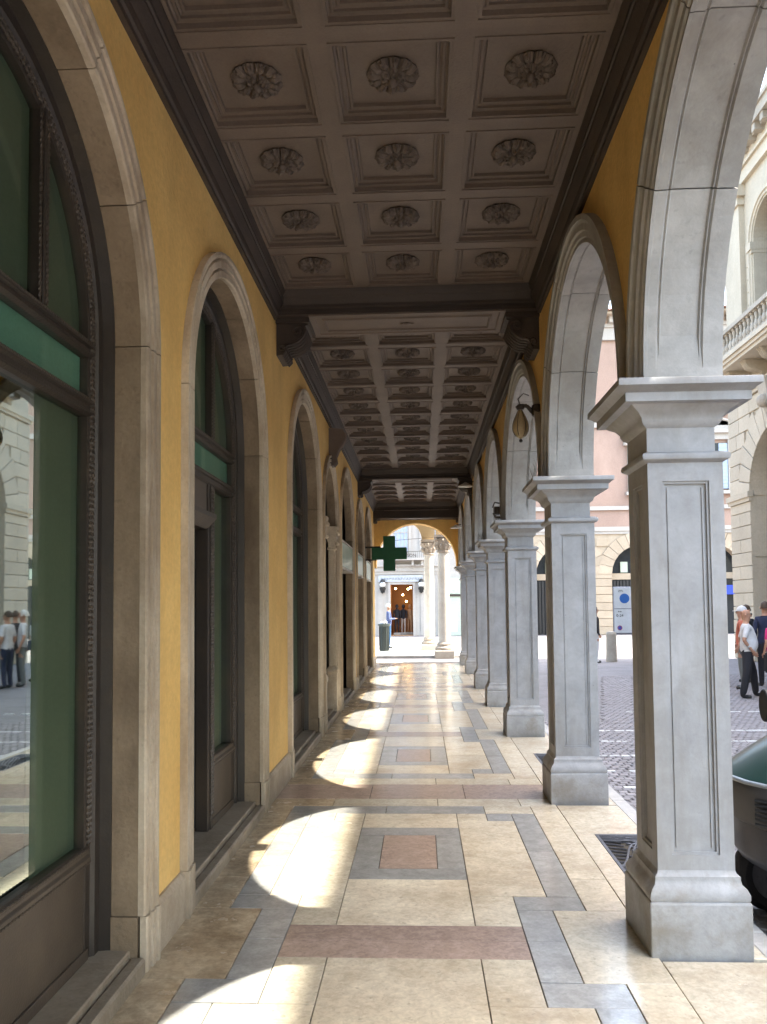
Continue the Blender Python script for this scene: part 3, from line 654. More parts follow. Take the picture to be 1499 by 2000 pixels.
# ================================================================== CEILING
ce = MB(); ce.add([(-1.3,-9,4.60),(1.1,-9,4.60),(1.1,22.4,4.60),(-1.3,22.4,4.60)], [(0,1,2,3)])
ceil = tag(ce.build('ceiling', M_BROWN), kind='structure', label='brown painted coffered wooden ceiling of the portico')
ZR = 4.50
def coffer_mesh():
    m = MB(); hx, hy = .375, .39
    # face of the ribs round the recess (one cell), then the stepped recess upwards
    ox, oy = .30, .31
    R = [((hx,hy),ZR),((ox,oy),ZR),((ox,oy),ZR+.03),((ox-.012,oy-.012),ZR+.036),((ox-.02,oy-.02),ZR+.030),((ox-.03,oy-.03),ZR+.030),((ox-.03,oy-.03),ZR+.045),((ox-.042,oy-.042),ZR+.052),((ox-.05,oy-.05),ZR+.044),((ox-.062,oy-.062),ZR+.044),((ox-.064,oy-.064),ZR+.064)]
    rings = [[(-a,-b_,z),(a,-b_,z),(a,b_,z),(-a,b_,z)] for (a, b_), z in R]
    m.loft(rings, cap=False); k = len(m.v)-4; m.add([m.v[k],m.v[k+1],m.v[k+2],m.v[k+3]], [(0,1,2,3)])
    # raised fillet round the opening
    for (a, b_) in ((.318,.328),):
        w = .006
        m.box(-a, a, -b_-w, -b_, ZR-.006, ZR+.002); m.box(-a, a, b_, b_+w, ZR-.006, ZR+.002); m.box(-a-w, -a, -b_-w, b_+w, ZR-.006, ZR+.002); m.box(a, a+w, -b_-w, b_+w, ZR-.006, ZR+.002)
    return mesh_of(m, 'coffer', M_BROWN)
def rosette_mesh():
    m = MB(); nt_, nr = 120, 12; z0 = ZR+.063; V = []; F = []
    for j in range(nr+1):
        for i in range(nt_):
            th = 2*pi*i/nt_; lob = abs(cos(6*th)); lob2 = abs(cos(4*th+.4)); R = .134+.009*lob+.004*cos(36*th)
            r = R*j/nr; q = j/nr
            h = .010
            if q > .5: h += .030*sin(pi*min(1, (q-.45)/.56))*(.25+.75*lob**.6)+.005*cos(36*th)*(q-.4)
            if q < .60: h += .040*sin(pi*min(1, (q+.12)/.72))*(.30+.70*lob2**.6)+.005*cos(24*th)*q*2
            if lob < .22 and q > .55: h = .004
            V.append((r*cos(th), r*sin(th), z0-h))
    for j in range(nr):
        for i in range(nt_):
            a, b_ = j*nt_+i, j*nt_+(i+1) % nt_; F.append((a, b_, b_+nt_, a+nt_))
    o = nr*nt_
    V += [(x*.93, y*.93, z0+.002) for x, y, z in V[o:o+nt_]]
    for i in range(nt_): F.append((o+i, o+(i+1) % nt_, o+nt_+(i+1) % nt_, o+nt_+i))
    m.add(V, F); m.ball((0,0,z0-.052), .026, 10)
    for k in range(8):
        th = 2*pi*k/8; m.ball((.052*cos(th), .052*sin(th), z0-.045), .011, 5)
    for k in range(10):
        th = 2*pi*(k+.5)/10; m.ball((.122*cos(th), .122*sin(th), z0-.026), .013, 5)
    return mesh_of(m, 'rosette', M_BROWND2, smooth=True)
M_BROWND2 = mat('rosette_paint', (.155, .119, .097), (.085, .064, .052), rough=.6, scale=8, bump=.3, fine=90)
CM, RM = coffer_mesh(), rosette_mesh()
CXC = [-.870, -.12, .630]
BEAMS = [(-2.2,-1.65),(7.03,7.58),(16.42,16.92),(21.85,22.355)]
rows = []
for (a0, b0), (a1, b1) in zip([(-12,-9.0)]+BEAMS, BEAMS):
    L = a1-b0
    cp = .795 if a1 == 7.03 else .78
    n = int((L-.05)/cp)-(1 if cp > .79 else 0); s = a1-.04-n*cp if cp > .79 else b0+(L-n*cp)-.02
    rows += [(s+cp*(k+.5), (b0, a1), n, s, cp) for k in range(n)]
secs = sorted(set((r[1], r[2], r[3], r[4]) for r in rows))
for y, sec, n, s, cp in rows:
    for x in CXC:
        o = inst(CM, 'coffer', ceil, (x, y, 0), sc=(1, cp/.78, 1)); WLOC[o.name] = Vector((x, y, 0))
        r = inst(RM, 'rosette', None, (0,0,0)); r.parent = o; r.rotation_euler.z = random.choice([0, .3, -.2, .1])
for (b0, a1), n, s, cp in secs:       # plain strips that fill up each section
    m = MB(); e = s+cp*n
    m.box(-1.30, 1.10, b0, s-.0005, ZR, ZR+.03); m.box(-1.30, 1.10, e+.0005, a1, ZR, ZR+.03)
    m.box(-1.30, CXC[0]-.3755, s, e, ZR, ZR+.03); m.box(CXC[2]+.3755, 1.10, s, e, ZR, ZR+.03)
    m.build('ceiling_margin', M_BROWN, ceil)
    # cornices along both walls and against the beams
    P = [(0,4.25),(.028,4.25),(.028,4.28),(.04,4.288),(.046,4.31),(.046,4.335),(.062,4.36),(.082,4.395),(.082,4.415),(.092,4.42),(.092,4.445),(.105,4.47),(.112,4.485),(.112,4.498),(0,4.498)]
    m = MB(); m.extr_y([(XL+x*1.0, z) for x, z in P], b0, a1); m.build('cornice', M_BROWND, ceil)
    m = MB(); m.extr_y([(XR-x, z) for x, z in P], b0, a1); m.build('cornice', M_BROWND, ceil)
    P2 = [(0,4.38),(.012,4.38),(.03,4.41),(.04,4.43),(.055,4.44),(.07,4.47),(.08,4.498),(0,4.498)]
    m = MB(); m.extr_x([(a1-x, z) for x, z in P2], XL+.09, XR-.09); m.build('cornice', M_BROWND, ceil)
    m = MB(); m.extr_x([(b0+x, z) for x, z in P2], XL+.09, XR-.09); m.build('cornice', M_BROWND, ceil)
for a, b_ in BEAMS:
    m = MB(); cx = (a+b_)/2; hw = (b_-a)/2
    DZ_ = .055; m.extr_x([(p_, q_+DZ_) for p_, q_ in [(a,4.446),(a,4.34),(a-.012,4.33),(a-.012,4.30),(a+.006,4.29),(a+.006,4.262),(a-.01,4.255),(a-.01,4.235),(b_+.01,4.235),(b_+.01,4.255),(b_-.006,4.262),(b_-.006,4.29),(b_+.012,4.30),(b_+.012,4.33),(b_,4.34),(b_,4.446)]], XL+.001, XR-.001)
    bm_ = m.build('ceiling_beam', M_BROWND, ceil)
    m = MB(); x0, x1 = XL+.31, XR-.31
    m.stack(x0, x1, a+.0, b_-.0, [(o__, z__+DZ_) for o__, z__ in [(0,4.234),(0,4.222),(-.01,4.222),(-.045,4.222),(-.055,4.233),(-.065,4.233),(-.11,4.233),(-.118,4.218),(-.13,4.218),(-.138,4.233)]])
    m.build('soffit_panel', M_BROWN, bm_)
    m = MB(); m.ball((-.1, cx, 4.226+DZ_), .035, 8, sz=.4); m.ball((-.15, cx, 4.226+DZ_), .02, 6, sz=.4); m.ball((-.05, cx, 4.226+DZ_), .02, 6, sz=.4); m.build('boss', M_BROWN, bm_)
    for sg, xw in ((1, XL), (-1, XR)):
        m = MB(); pr = [(x__, z__+DZ_) for x__, z__ in [(0,3.90),(.05,3.905),(.075,3.94),(.07,3.985),(.10,4.00),(.15,4.01),(.20,4.035),(.245,4.08),(.26,4.13),(.25,4.165),(.29,4.18),(.30,4.234),(0,4.234)]]
        hw2 = .17
        m.loft([[(xw+sg*x, cx+y_, z) for x, z in pr] for y_ in (-hw2, hw2)])
        for k in range(6):
            y_ = -hw2+2*hw2*k/5; m.tube([(xw+sg*(x+.006), cx+y_, z-.004) for x, z in pr[1:10]], [.012,.02,.017,.013,.02,.018,.013,.024,.016], 6)
        for y_ in (-hw2-.012, hw2+.012):      # side volutes
            for (vx, vz, vr) in ((.20,4.12+DZ_,.055),(.055,3.965+DZ_,.035)):
                m.tube([(xw+sg*(vx+vr*(1-q/14)*cos(q*.75)), cx+y_, vz+vr*(1-q/14)*sin(q*.75)) for q in range(14)], .011, 5)
        m.box(min(xw, xw+sg*.31), max(xw, xw+sg*.31), cx-.22, cx+.22, 4.19+DZ_, 4.2335+DZ_)
        m.build('bracket', M_BROWND, bm_, smooth=True)
    if a > 21:
        m = MB(); m.box(XL+.002, XR-.002, a+.05, b_-.002, 4.06, 4.288); m.box(XL+.002, XR-.002, a+.02, a+.05, 4.06, 4.12); m.build('lower_board', M_BROWND, bm_)

# ================================================================== PALAZZO ON THE RIGHT
BX = 9.8
pz = thing('palazzo', (BX, 12, -.1), 'pale stone palazzo with rusticated arches, balcony and heavy cornice', 'palazzo')
PER = 5.30; Y1 = 25.45
mods = 5
AW = 3.64                       # arch clear width
a_hi = lambda k: Y1-1.52-PER*k  # far jamb of arch k
arch_ops = []
for k in reversed(range(mods)):
    yb = a_hi(k); arch_ops.append((yb-AW, yb, -.1, 4.80, AW/2))
YN = Y1-PER*mods-1.5
win_ops = []
for k in reversed(range(mods)):
    c = a_hi(k)-AW/2+.05; win_ops.append((c-.92, c+.92, 9.6, 12.1, .92))
m = MB()
wall_arches(m, BX+.06, YN, Y1-.03, -.1, 7.85, arch_ops, n=24)
wall_arches(m, BX+.06, YN, Y1-.03, 7.85, 14.2, win_ops, n=16)
m.box(BX+.06, BX+9, Y1-.031, Y1-.03, -.1, 14.2); m.box(BX+.07, BX+9, YN, YN+.2, -.1, 14.2)
m.build('wall', M_PAL, pz)
m = MB(); m.box(BX+2.6, BX+2.8, YN, Y1-.05, -.1, 7.8); m.box(BX+.1, BX+9, YN+.2, Y1-.1, 7.2, 7.3); m.build('loggia_back_wall', M_PAL, pz)
m = MB(); m.box(BX+.75, BX+.85, YN+.1, Y1-.1, 9.0, 14.1); m.build('window_backing', M_DARK, pz)
m = MB(); m.box(BX-.02, BX+9, YN, Y1, 14.205, 15.0); m.box(BX-.06, BX+9, YN-.02, Y1+.05, 14.195, 14.32)
m.box(BX-.10, BX+9, YN-.05, Y1+.06, 14.62, 14.70); m.build('entablature', M_PAL, pz)
m = MB(); m.box(BX-.16, BX+9, YN-.1, Y1+.12, 15.0, 15.12); m.box(BX-.34, BX+9, YN-.3, Y1+.28, 15.12, 15.42); m.box(BX-.40, BX+9, YN-.35, Y1+.34, 15.42, 15.55)
for k in range(54): y = YN+.25+k*.53; m.box(BX-.30, BX, y, y+.2, 14.9, 15.119)
m.build('cornice', M_PALD, pz)
m = MB(); m.add([(BX-.35,YN,15.56),(BX-.35,Y1+.3,15.56),(BX+4.5,Y1+.3,15.7),(BX+4.5,YN,15.7)], [(0,1,2,3)]); m.build('roof', M_TILE, pz)
# belts
for nm, z0, z1, d in (('impost_band',4.78,4.94,.09),('belt_course',7.85,8.02,.10)):
    if nm == 'impost_band':
        for k in range(mods+1):
            m = MB(); yb = Y1+.02 if k == 0 else a_hi(k-1)-AW; ya = a_hi(k) if k < mods else YN
            m.box(BX-d, BX+.07, ya-.06, yb+.06, z0, z1); m.box(BX-d+.05, BX+.07, ya-.03, yb+.03, z0-.12, z0); m.build(nm, M_PAL, pz)
    else:
        m = MB(); m.box(BX-d, BX+.07, YN, Y1+.05, z0, z1); m.box(BX-d+.05, BX+.07, YN, Y1+.03, z0-.1, z0); m.build(nm, M_PAL, pz)
# rusticated piers: every course of the two far piers is a stone of its own, the others are joined
zs = []; z = -.1
while z < 4.6: zs.append((z, min(z+.405, 4.66))); z += .405
r = random.Random(3); joined = MB()
def blk(m, y0, y1, z0, z1, d=0.0): m.box(BX+d, BX+.10, y0+.008, y1-.008, z0+.009, z1-.009)
for k in range(mods+1):
    yb = Y1 if k == 0 else a_hi(k-1)-AW; ya = a_hi(k) if k < mods else YN
    for j, (z0, z1) in enumerate(zs):
        cut = [ya, yb] if j % 2 else [ya, ya+(yb-ya)*r.uniform(.4,.6), yb]
        for p, q in zip(cut, cut[1:]):
            if k <= 1: m = MB(); blk(m, p, q, z0, z1, r.uniform(0,.012)); m.build('stone_block', M_PAL, pz, bevel=.012)
            else: blk(joined, p, q, z0, z1)
# voussoirs of the arches and the spandrel courses above
for k in range(mods):
    yb = a_hi(k); c = yb-AW/2; R = AW/2; nv = 15
    for j in range(nv):
        t0, t1 = pi*j/nv+.006, pi*(j+1)/nv-.006
        rr = 1.02 if j % 2 else 1.32
        rr = min(rr, 1.05+.3*abs(sin((t0+t1)/2))) if True else rr
        pts = []
        V = []
        for x in (BX-.02, BX+.10):
            for (rad, t_) in ((R, t0), (R, (t0+t1)/2), (R, t1), (R+rr*.78, t1), (R+rr*.78, t0)):
                V.append((x, c+rad*cos(t_), max(4.95, 4.80+rad*sin(t_)) if rad > R else max(4.8, 4.80+rad*sin(t_))))
        m = joined if k > 1 else MB()
        m.add(V, [(0,1,2,3,4),(9,8,7,6,5),(0,5,6,1),(1,6,7,2),(2,7,8,3),(3,8,9,4),(4,9,5,0)])
        if k <= 1 and j != nv//2: m.build('voussoir', M_PAL, pz, bevel=.01)
    # soffit and jambs of the arch
    m = MB(); rg = lambda x: [(x, c+R, -.1)]+[(x, c+R*cos(pi*i/24), 4.8+R*sin(pi*i/24)) for i in range(25)]+[(x, c-R, -.1)]
    m.loft([rg(BX+.02), rg(BX+2.6)], cap=False, closed=False); m.build('arch_soffit', M_PAL, pz)
    for z in (4.82, 3.0, 1.2):
        m = MB(); m.box(BX+.1, BX+2.55, c+R-.03, c+R-.004, z, z+(.16 if z > 4 else .02)); m.build('jamb_band', M_PAL, pz)
    # keystone with volute
    m = MB(); m.loft([[(BX-d, c-w, z), (BX-d, c+w, z), (BX+.1, c+w, z), (BX+.1, c-w, z)] for d, w, z in ((.10,.16,6.5),(.14,.2,6.8),(.26,.24,7.2),(.34,.27,7.6),(.40,.29,7.84))])
    m.ball((BX-.30, c, 7.2), .19, 8); m.build('keystone', M_PALD, pz, bevel=.015)
    # courses between extrados and belt
    for z0 in (4.96, 5.42, 5.88, 6.34, 6.80, 7.26):
        z1 = z0+.46; zz = z0-4.8
        for s in (-1, 1):
            Re = R+.80
            inner = sqrt(max(0, Re*Re-zz*zz)) if zz < Re else 0
            inner = max(inner, .34); outer = PER/2-.01 if k or s < 0 else Y1-c
            if outer-inner < .08: continue
            n = max(1, int((outer-inner)/.75+.5))
            for q in range(n):
                u0 = inner+(outer-inner)*q/n; u1 = inner+(outer-inner)*(q+1)/n
                y0, y1 = sorted((c+s*u0, c+s*u1))
                if k == 0 or (k == 1 and s > 0): m = MB(); blk(m, y0, y1, z0, z1, .012); m.build('stone_block', M_PAL, pz, bevel=.012)
                else: blk(joined, y0, y1, z0, z1, .012)
    # window with arched moulding
    cw = c+.05; w = sub('window', pz)
    PW_ = [(BX+.8,0),(BX+.06,0),(BX-.02,.0),(BX-.02,.05),(BX-.06,.06),(BX-.06,.14),(BX-.10,.16),(BX-.10,.26),(BX+.05,.26),(BX+.8,.26)]
    m = MB(); m.arch(PW_, cw, 12.1, .92, .92, 0, pi, 20); m.build('window_arch', M_PAL, w)
    for s in (-1, 1):
        m = MB(); m.jamb([(x, o if o < .2 else .22) for x, o in PW_], cw+s*.92, s, 9.6, 11.9); m.build('window_jamb', M_PAL, w)
        m = MB(); m.box(BX-.12, BX+.8, min(cw+s*.9, cw+s*1.22), max(cw+s*.9, cw+s*1.22), 11.9, 12.12); m.box(BX-.08, BX+.8, min(cw+s*.91, cw+s*1.19), max(cw+s*.91, cw+s*1.19), 11.8, 11.899); m.build('window_capital', M_PAL, w)
        m = MB()
        for q in range(6): m.box(BX+.02, BX+.07, cw+s*1.42-.11, cw+s*1.42+.11, 9.7+q*.38, 10.06+q*.38)
        m.build('quoin_strip', M_PAL, w, bevel=.01)
        m = MB(); yy = cw+s*1.95; m.box(BX-.10, BX+.1, yy-.27, yy+.27, 9.5, 13.6); m.box(BX-.16, BX+.1, yy-.34, yy+.34, 13.6, 13.75); m.box(BX-.2, BX+.1, yy-.4, yy+.4, 13.85, 14.19); m.box(BX-.13, BX+.1, yy-.3, yy+.3, 13.75, 13.85); m.build('pilaster', M_PAL, pz)
    m = MB(); m.box(BX+.55, BX+.6, cw-.92, cw+.92, 9.6, 13.05); m.build('pane', M_WGLASS, w)
    m = MB()
    for y in (-.88, -.03, .82): m.box(BX+.5, BX+.56, cw+y, cw+y+.06, 9.6, 12.9)
    for z in (10.4, 11.3, 12.1): m.box(BX+.5, BX+.55, cw-.9, cw+.9, z, z+.06)
    m.build('window_frame', M_BROWND, w)
    # balcony
    b_ = sub('balcony', pz); y0, y1 = c-2.05, c+2.12; X0 = BX-.80
    m = MB(); m.box(X0-.08, BX+.06, y0-.08, y1+.08, 8.72, 8.84); m.box(X0-.02, BX+.06, y0-.02, y1+.02, 8.62, 8.72); m.box(X0+.04, BX+.06, y0+.04, y1-.04, 8.52, 8.62); m.build('slab', M_PAL, b_)
    m = MB(); m.box(X0-.03, X0+.21, y0-.03, y1+.03, 9.50, 9.62); m.box(X0, X0+.18, y0, y1, 8.84, 8.93); m.box(X0+.21, BX+.05, y1-.18, y1+.03, 9.50, 9.62); m.box(X0+.21, BX+.05, y0-.03, y0+.18, 9.50, 9.62); m.build('handrail', M_PALD, b_)
    m = MB(); m.box(X0, X0+.18, y0, y0+.2, 8.93, 9.5); m.box(X0, X0+.18, y1-.2, y1, 8.93, 9.5); m.build('balcony_post', M_PAL, b_)
    if k == 0:
        q = MB(); q.box(-.065,.065,-.065,.065,0,.05); q.lathe(0,0,[(.05,.05),(.075,.13),(.08,.19),(.05,.27),(.032,.31),(.045,.33),(.032,.35),(.055,.43),(.06,.48),(.04,.52)], 10); q.box(-.06,.06,-.06,.06,.52,.57)
        BAL = mesh_of(q, 'baluster', M_PALD, smooth=True)
    for q in range(15):
        y = y0+.33+q*(y1-y0-.66)/14; inst(BAL, 'baluster', b_, (X0+.09, y, 8.93))
    for yy in (y0+.35, c-.55, c+.6, y1-.35):
        m = MB(); pr = [(0,8.0),(.12,8.0),(.16,8.06),(.15,8.16),(.22,8.2),(.36,8.22),(.50,8.28),(.58,8.38),(.60,8.46),(.66,8.52),(0,8.52)]
        m.loft([[(BX+.05-x, yy+w_, z) for x, z in pr] for w_ in (-.13,.13)])
        for w_ in (-.09,0,.09): m.tube([(BX+.04-x, yy+w_, z) for x, z in pr[1:10]], .025, 5)
        m.build('corbel', M_PAL, b_, smooth=True)
tag(joined.build('stone_courses', M_PAL, pz), kind='stuff')

# ================================================================== PINK BUILDING
YP = 45.0
pk = thing('pink_building', (14, YP, -.1), 'pink plastered building with arched stone ground floor and pedimented windows', 'building')
PXL, PXR = 4.2, 30.0
pops = [(c-1.6, c+1.6, -.1, 3.3, 1.6) for c in (8.1, 12.32, 16.3, 20.5, 24.7)]
m = MB(); wall_arches(m, YP+.06, PXL, PXR, -.1, 5.8, pops, axis='x'); m.build('ground_floor_wall', M_RUST, pk)
m = MB(); m.add([(PXL,YP+.08,5.8),(PXR,YP+.08,5.8),(PXR,YP+.08,17.3),(PXL,YP+.08,17.3)], [(0,1,2,3)]); m.box(PXL, PXL+.1, YP+.09, YP+10, -.1, 17.3); m.build('upper_wall', M_PINKW, pk)
m = MB(); m.box(PXL, PXR, YP-.08, YP+.1, 5.72, 5.95); m.box(PXL, PXR, YP-.02, YP+.1, 5.55, 5.72); m.build('string_course', M_PALE, pk)
m = MB(); m.box(PXL, PXR, YP-.04, YP+.1, 6.9, 7.12); m.build('string_course', M_PALE, pk)
m = MB(); m.box(PXL, PXR, YP-.05, YP+.1, 11.6, 11.9); m.build('string_course', M_PALE, pk)
m = MB(); m.box(PXL-.1, PXR, YP-.1, YP+.3, 16.6, 17.3); m.box(PXL-.2, PXR, YP-.2, YP+.3, 17.3, 17.5)
for k in range(44): x = PXL+k*.6; m.box(x, x+.28, YP-.5, YP+.1, 17.5, 17.85)
m.build('eaves_band', M_PALE, pk)
m = MB(); m.box(PXL-.6, PXR, YP-.85, YP+3, 17.85, 17.98); m.build('eaves_board', M_RUST, pk)
m = MB(); m.add([(PXL-.7,YP-.95,18.0),(PXR,YP-.95,18.0),(PXR,YP+4,19.4),(PXL-.7,YP+4,19.4)], [(0,1,2,3)])
for k in range(100): x = PXL-.6+k*.26; m.tube([(x,YP-1.0,18.03),(x,YP+4,19.45)], .075, 6)
m.build('roof', M_TILE, pk)
r = random.Random(9)
zc = [-.1+.45*k for k in range(13)]
for c0, (xa, xb, _, zsp, R) in enumerate(pops):
    near_ = c0 in (1, 2)
    for j in range(13):       # voussoirs
        t0, t1 = pi*j/13+.006, pi*(j+1)/13-.006; c = (xa+xb)/2; ro = R+.75
        V = [( c+rad*cos(t_), y_, zsp+rad*sin(t_)) for y_ in (YP-.03-.008*(c0 % 2), YP+.09) for rad, t_ in ((R,t0),(R,t1),(ro,t1),(ro,t0))]
        m = MB(); m.add(V, [(0,1,2,3),(7,6,5,4),(0,4,5,1),(1,5,6,2),(2,6,7,3),(3,7,4,0)]); m.build('voussoir', M_RUST, pk)
jj = MB()
for k in range(len(zc)-1):
    z0, z1 = zc[k], min(zc[k+1], 5.54)
    edges = []; x = PXL
    for xa, xb, _, zsp, R in pops:
        c = (xa+xb)/2; zz = z0-zsp; ro = R+.76
        if zz < 0: half_ = R
        elif zz < ro: half_ = sqrt(ro*ro-zz*zz)
        else: half_ = 0
        edges.append((x, c-half_)); x = c+half_
    edges.append((x, PXR))
    for a, b in edges:
        if b-a < .1: continue
        n = max(1, int((b-a)/.85+.5)); off = .5 if (k % 2 and n > 1) else 0
        cuts = [a]+[a+(b-a)*(q+off)/n for q in range(0 if off else 1, n)]+[b]
        for p, q in zip(cuts, cuts[1:]):
            if q-p < .05: continue
            vis = 9.9 < q and p < 18.2 and z0 < 5.5
            m = MB() if vis else jj
            m.box(p+.01, q-.01, YP-r.uniform(0,.012), YP+.09, z0+.012, z1-.012)
            if vis: m.build('stone_block', M_RUST, pk, bevel=.012)
tag(jj.build('stone_courses', M_RUST, pk), kind='stuff')
for xa, xb, _, zsp, R in pops:       # arched shop openings
    o_ = sub('arched_opening', pk); c = (xa+xb)/2
    m = MB(); rg = lambda y_: [(xa, y_, -.1)]+[(c-R*cos(pi*i/20), y_, zsp+R*sin(pi*i/20)) for i in range(21)]+[(xb, y_, -.1)]
    m.loft([rg(YP+.02), rg(YP+.7)], cap=False, closed=False); m.build('soffit', M_RUST, o_)
    m = MB(); m.box(xa, xb, YP+.62, YP+.68, -.1, 5.0); m.build('shop_glazing', M_WGLASS, o_)
    m = MB(); m.box(xa, xb, YP+.5, YP+.62, 3.0, 3.35); m.build('transom', M_RUST, o_)
    m = MB()
    for k in range(9): x = xa+.02+k*.18; m.box(x, x+.13, YP+.52, YP+.58, -.1, 2.95)
    m.build('folded_shutter', M_BLACK, o_)
    m = MB(); m.box(c-1.0, c-.6, YP+.5, YP+.6, 3.4, 4.0); m.build('lamp_box', M_GRNW, o_)
m = MB(); m.box(16.4, 17.8, YP+.3, YP+.4, 2.1, 2.62); m.build('shop_sign', plain('blue_sign', (.02,.06,.5), .5), pk)
def fwin(par, c, z0, z1, w, ped, Y=YP):
    o_ = sub('window', par)
    m = MB(); m.box(c-w/2, c+w/2, Y+.02, Y+.05, z0, z1); m.build('pane', M_WGLASS, o_)
    for s in (-1, 1):
        x0, x1 = sorted((c+s*w/2, c+s*(w/2+.26))); m = MB(); m.box(x0, x1, Y-.06, Y+.1, z0-.1, z1+.2); m.build('window_jamb', M_PALE, o_)
    m = MB(); m.box(c-w/2-.4, c+w/2+.4, Y-.22, Y+.1, z0-.28, z0-.1); m.build('sill', M_PALE, o_)
    m = MB(); m.box(c-w/2-.3, c+w/2+.3, Y-.08, Y+.1, z1+.2, z1+.55); m.box(c-w/2-.45, c+w/2+.45, Y-.25, Y+.1, z1+.55, z1+.7); m.build('lintel', M_PALE, o_)
    if ped:
        m = MB(); n = 12; hw = w/2+.45
        pts = [(c-hw*cos(pi*i/n), z1+.7+.65*sin(pi*i/n)) for i in range(n+1)]
        m.loft([[(x, y_, z) for x, z in pts] for y_ in (Y-.05, Y+.1)]); 
        m.tube([(x, Y-.12, z) for x, z in pts], .08, 6); m.build('pediment', M_PALE, o_, smooth=True)
        for s in (-1, 1):
            m = MB(); m.box(c+s*(w/2+.38)-.09, c+s*(w/2+.38)+.09, Y-.2, Y+.1, z1-.05, z1+.5); m.ball((c+s*(w/2+.38), Y-.16, z1), .11, 6); m.build('console', M_PALE, o_)
    return o_
for c in (8.1, 12.55, 16.75, 21.0, 25.0):
    w_ = fwin(pk, c, 8.0, 10.6, 1.1, True); w2 = fwin(pk, c, 12.6, 14.8, 1.1, False)
    for ww, z0, z1 in ((w_,8.0,10.6),(w2,12.6,14.8)):
        for s in (-1, 1):
            m = MB(); x0, x1 = sorted((c+s*.05, c+s*.53)); m.box(x0, x1, YP-.01, YP+.03, z0+.02, z1-.02)
            for q in range(12): z = z0+.12+q*(z1-z0-.2)/12; m.box(x0+.04, x1-.04, YP-.03, YP-.005, z, z+.06)
            if s > 0: m.build('shutter', M_SHUT, ww)

# ================================================================== SHOP BUILDING STRAIGHT AHEAD
YS = 46.0
sb = thing('shop_building', (-1, YS, -.1), 'pale plastered building with a lit clothes shop door straight ahead', 'building')
m = MB(); D0, D1, DZ = -1.76, -.46, 2.87
for a, b, z0, z1 in ((-9,D0,-.1,14),(D1,1.25,-.1,14),(D0,D1,DZ,14)): m.box(a, b, YS, YS+.4, z0, z1)
m.build('wall', M_PALE, sb)
m = MB(); m.box(-9, 1.27, YS-.12, YS, 3.62, 3.9); m.box(-9, 1.27, YS-.22, YS, 3.9, 4.02); m.box(-9,1.26,YS-.06,YS,3.45,3.62); m.build('cornice', M_PALE, sb)
m = MB(); m.box(-2.45, .12, YS-.10, YS-.001, 3.02, 3.40); sg = m.build('sign_board', mat('grey_sign', (.50,.52,.53), (.40,.42,.44), scale=8), sb)
m = MB(); rr_ = random.Random(4)
for k in range(15): x = -2.3+k*.165; m.tube([(x, YS-.11, 3.10+rr_.uniform(0,.05)), (x+.05, YS-.115, 3.26), (x+.1, YS-.11, 3.12+rr_.uniform(0,.12))], .018, 4)
m.build('sign_lettering', plain('grey_letters', (.28,.31,.36), .6), sg)
m = MB()
for a, b in ((D0-.16, D0), (D1, D1+.16)): m.box(a, b, YS-.05, YS-.001, -.1, DZ+.16)
m.box(D0, D1, YS-.05, YS-.001, DZ, DZ+.16); m.build('door_surround', M_PALE, sb)
m = MB(); m.box(-2.5, -2.2, YS-.04, YS-.001, -.1, 3.0); m.box(-.02,.26, YS-.04, YS-.001, -.1, 3.0); m.build('pier', M_PALE, sb)
m = MB(); m.box(D0-1, D0-.02, YS+.41, YS+4, -.1, 3.2); m.box(D1+.02, D1+1, YS+.41, YS+4, -.1, 3.2); m.box(D0-1, D1+1, YS+4, YS+4.1, -.1, 3.2); m.box(D0-1, D1+1, YS+.41, YS+4, 3.1, 3.2); m.box(D0-.02,D1+.02,YS+.01,YS+4,-.1,-.08); m.build('shop_interior', M_SHOPW, sb)
for k, (x, y, z) in enumerate(((-1.5,YS+1.2,2.65),(-.75,YS+1.0,2.62),(-.6,YS+.8,2.7),(-1.1,YS+2.5,2.3),(-.9,YS+3.2,1.9))):
    m = MB(); m.ball((x, y, z), .055, 8); tag(m.build('shop_lamp', M_WARM), ['small warm lamp hanging in the shop, left', 'small warm lamp hanging near the shop door middle', 'brightest warm lamp at the upper right of the shop door', 'warm lamp deep inside the shop above the mannequin', 'lowest warm lamp at the back of the shop'][k], 'lamp', 'warm lamps in the clothes shop')
for c, z0, z1 in ((-1.12, 4.75, 7.0), (-3.6, 4.75, 7.0), (.55, 4.95, 6.8)):
    o_ = sub('window', sb); m = MB(); m.box(c-.42, c+.42, YS-.03, YS-.001, z0, z1); m.build('pane', M_SHUT, o_)
    m = MB()
    for q in range(5): x = c-.42+q*.2; m.box(x, x+.04, YS-.06, YS-.03, z0, z1)
    m.box(c-.42, c+.42, YS-.07, YS-.03, (z0+z1)/2, (z0+z1)/2+.05); m.build('window_frame', M_PALE, o_)
    for s in (-1, 1): m = MB(); x0, x1 = sorted((c+s*.44, c+s*.6)); m.box(x0, x1, YS-.08, YS-.001, z0-.1, z1+.2); m.build('window_jamb', M_PALE, o_)
m = MB(); m.box(-1.9, .3, YS-.6, YS, 4.25, 4.37); bl = m.build('balcony', M_PALE, sb)
m = MB()
for k in range(19): x = -1.86+k*.12; m.box(x, x+.02, YS-.58, YS-.56, 4.37, 4.72)
m.box(-1.9,.3,YS-.60,YS-.55,4.72,4.76); m.build('railing', M_SPIKE, bl)
for x in (-1.6, -.45, .1): m = MB(); m.box(x-.06, x+.06, YS-.45, YS-.23, 3.95, 4.25); m.build('corbel', M_PALE, bl)
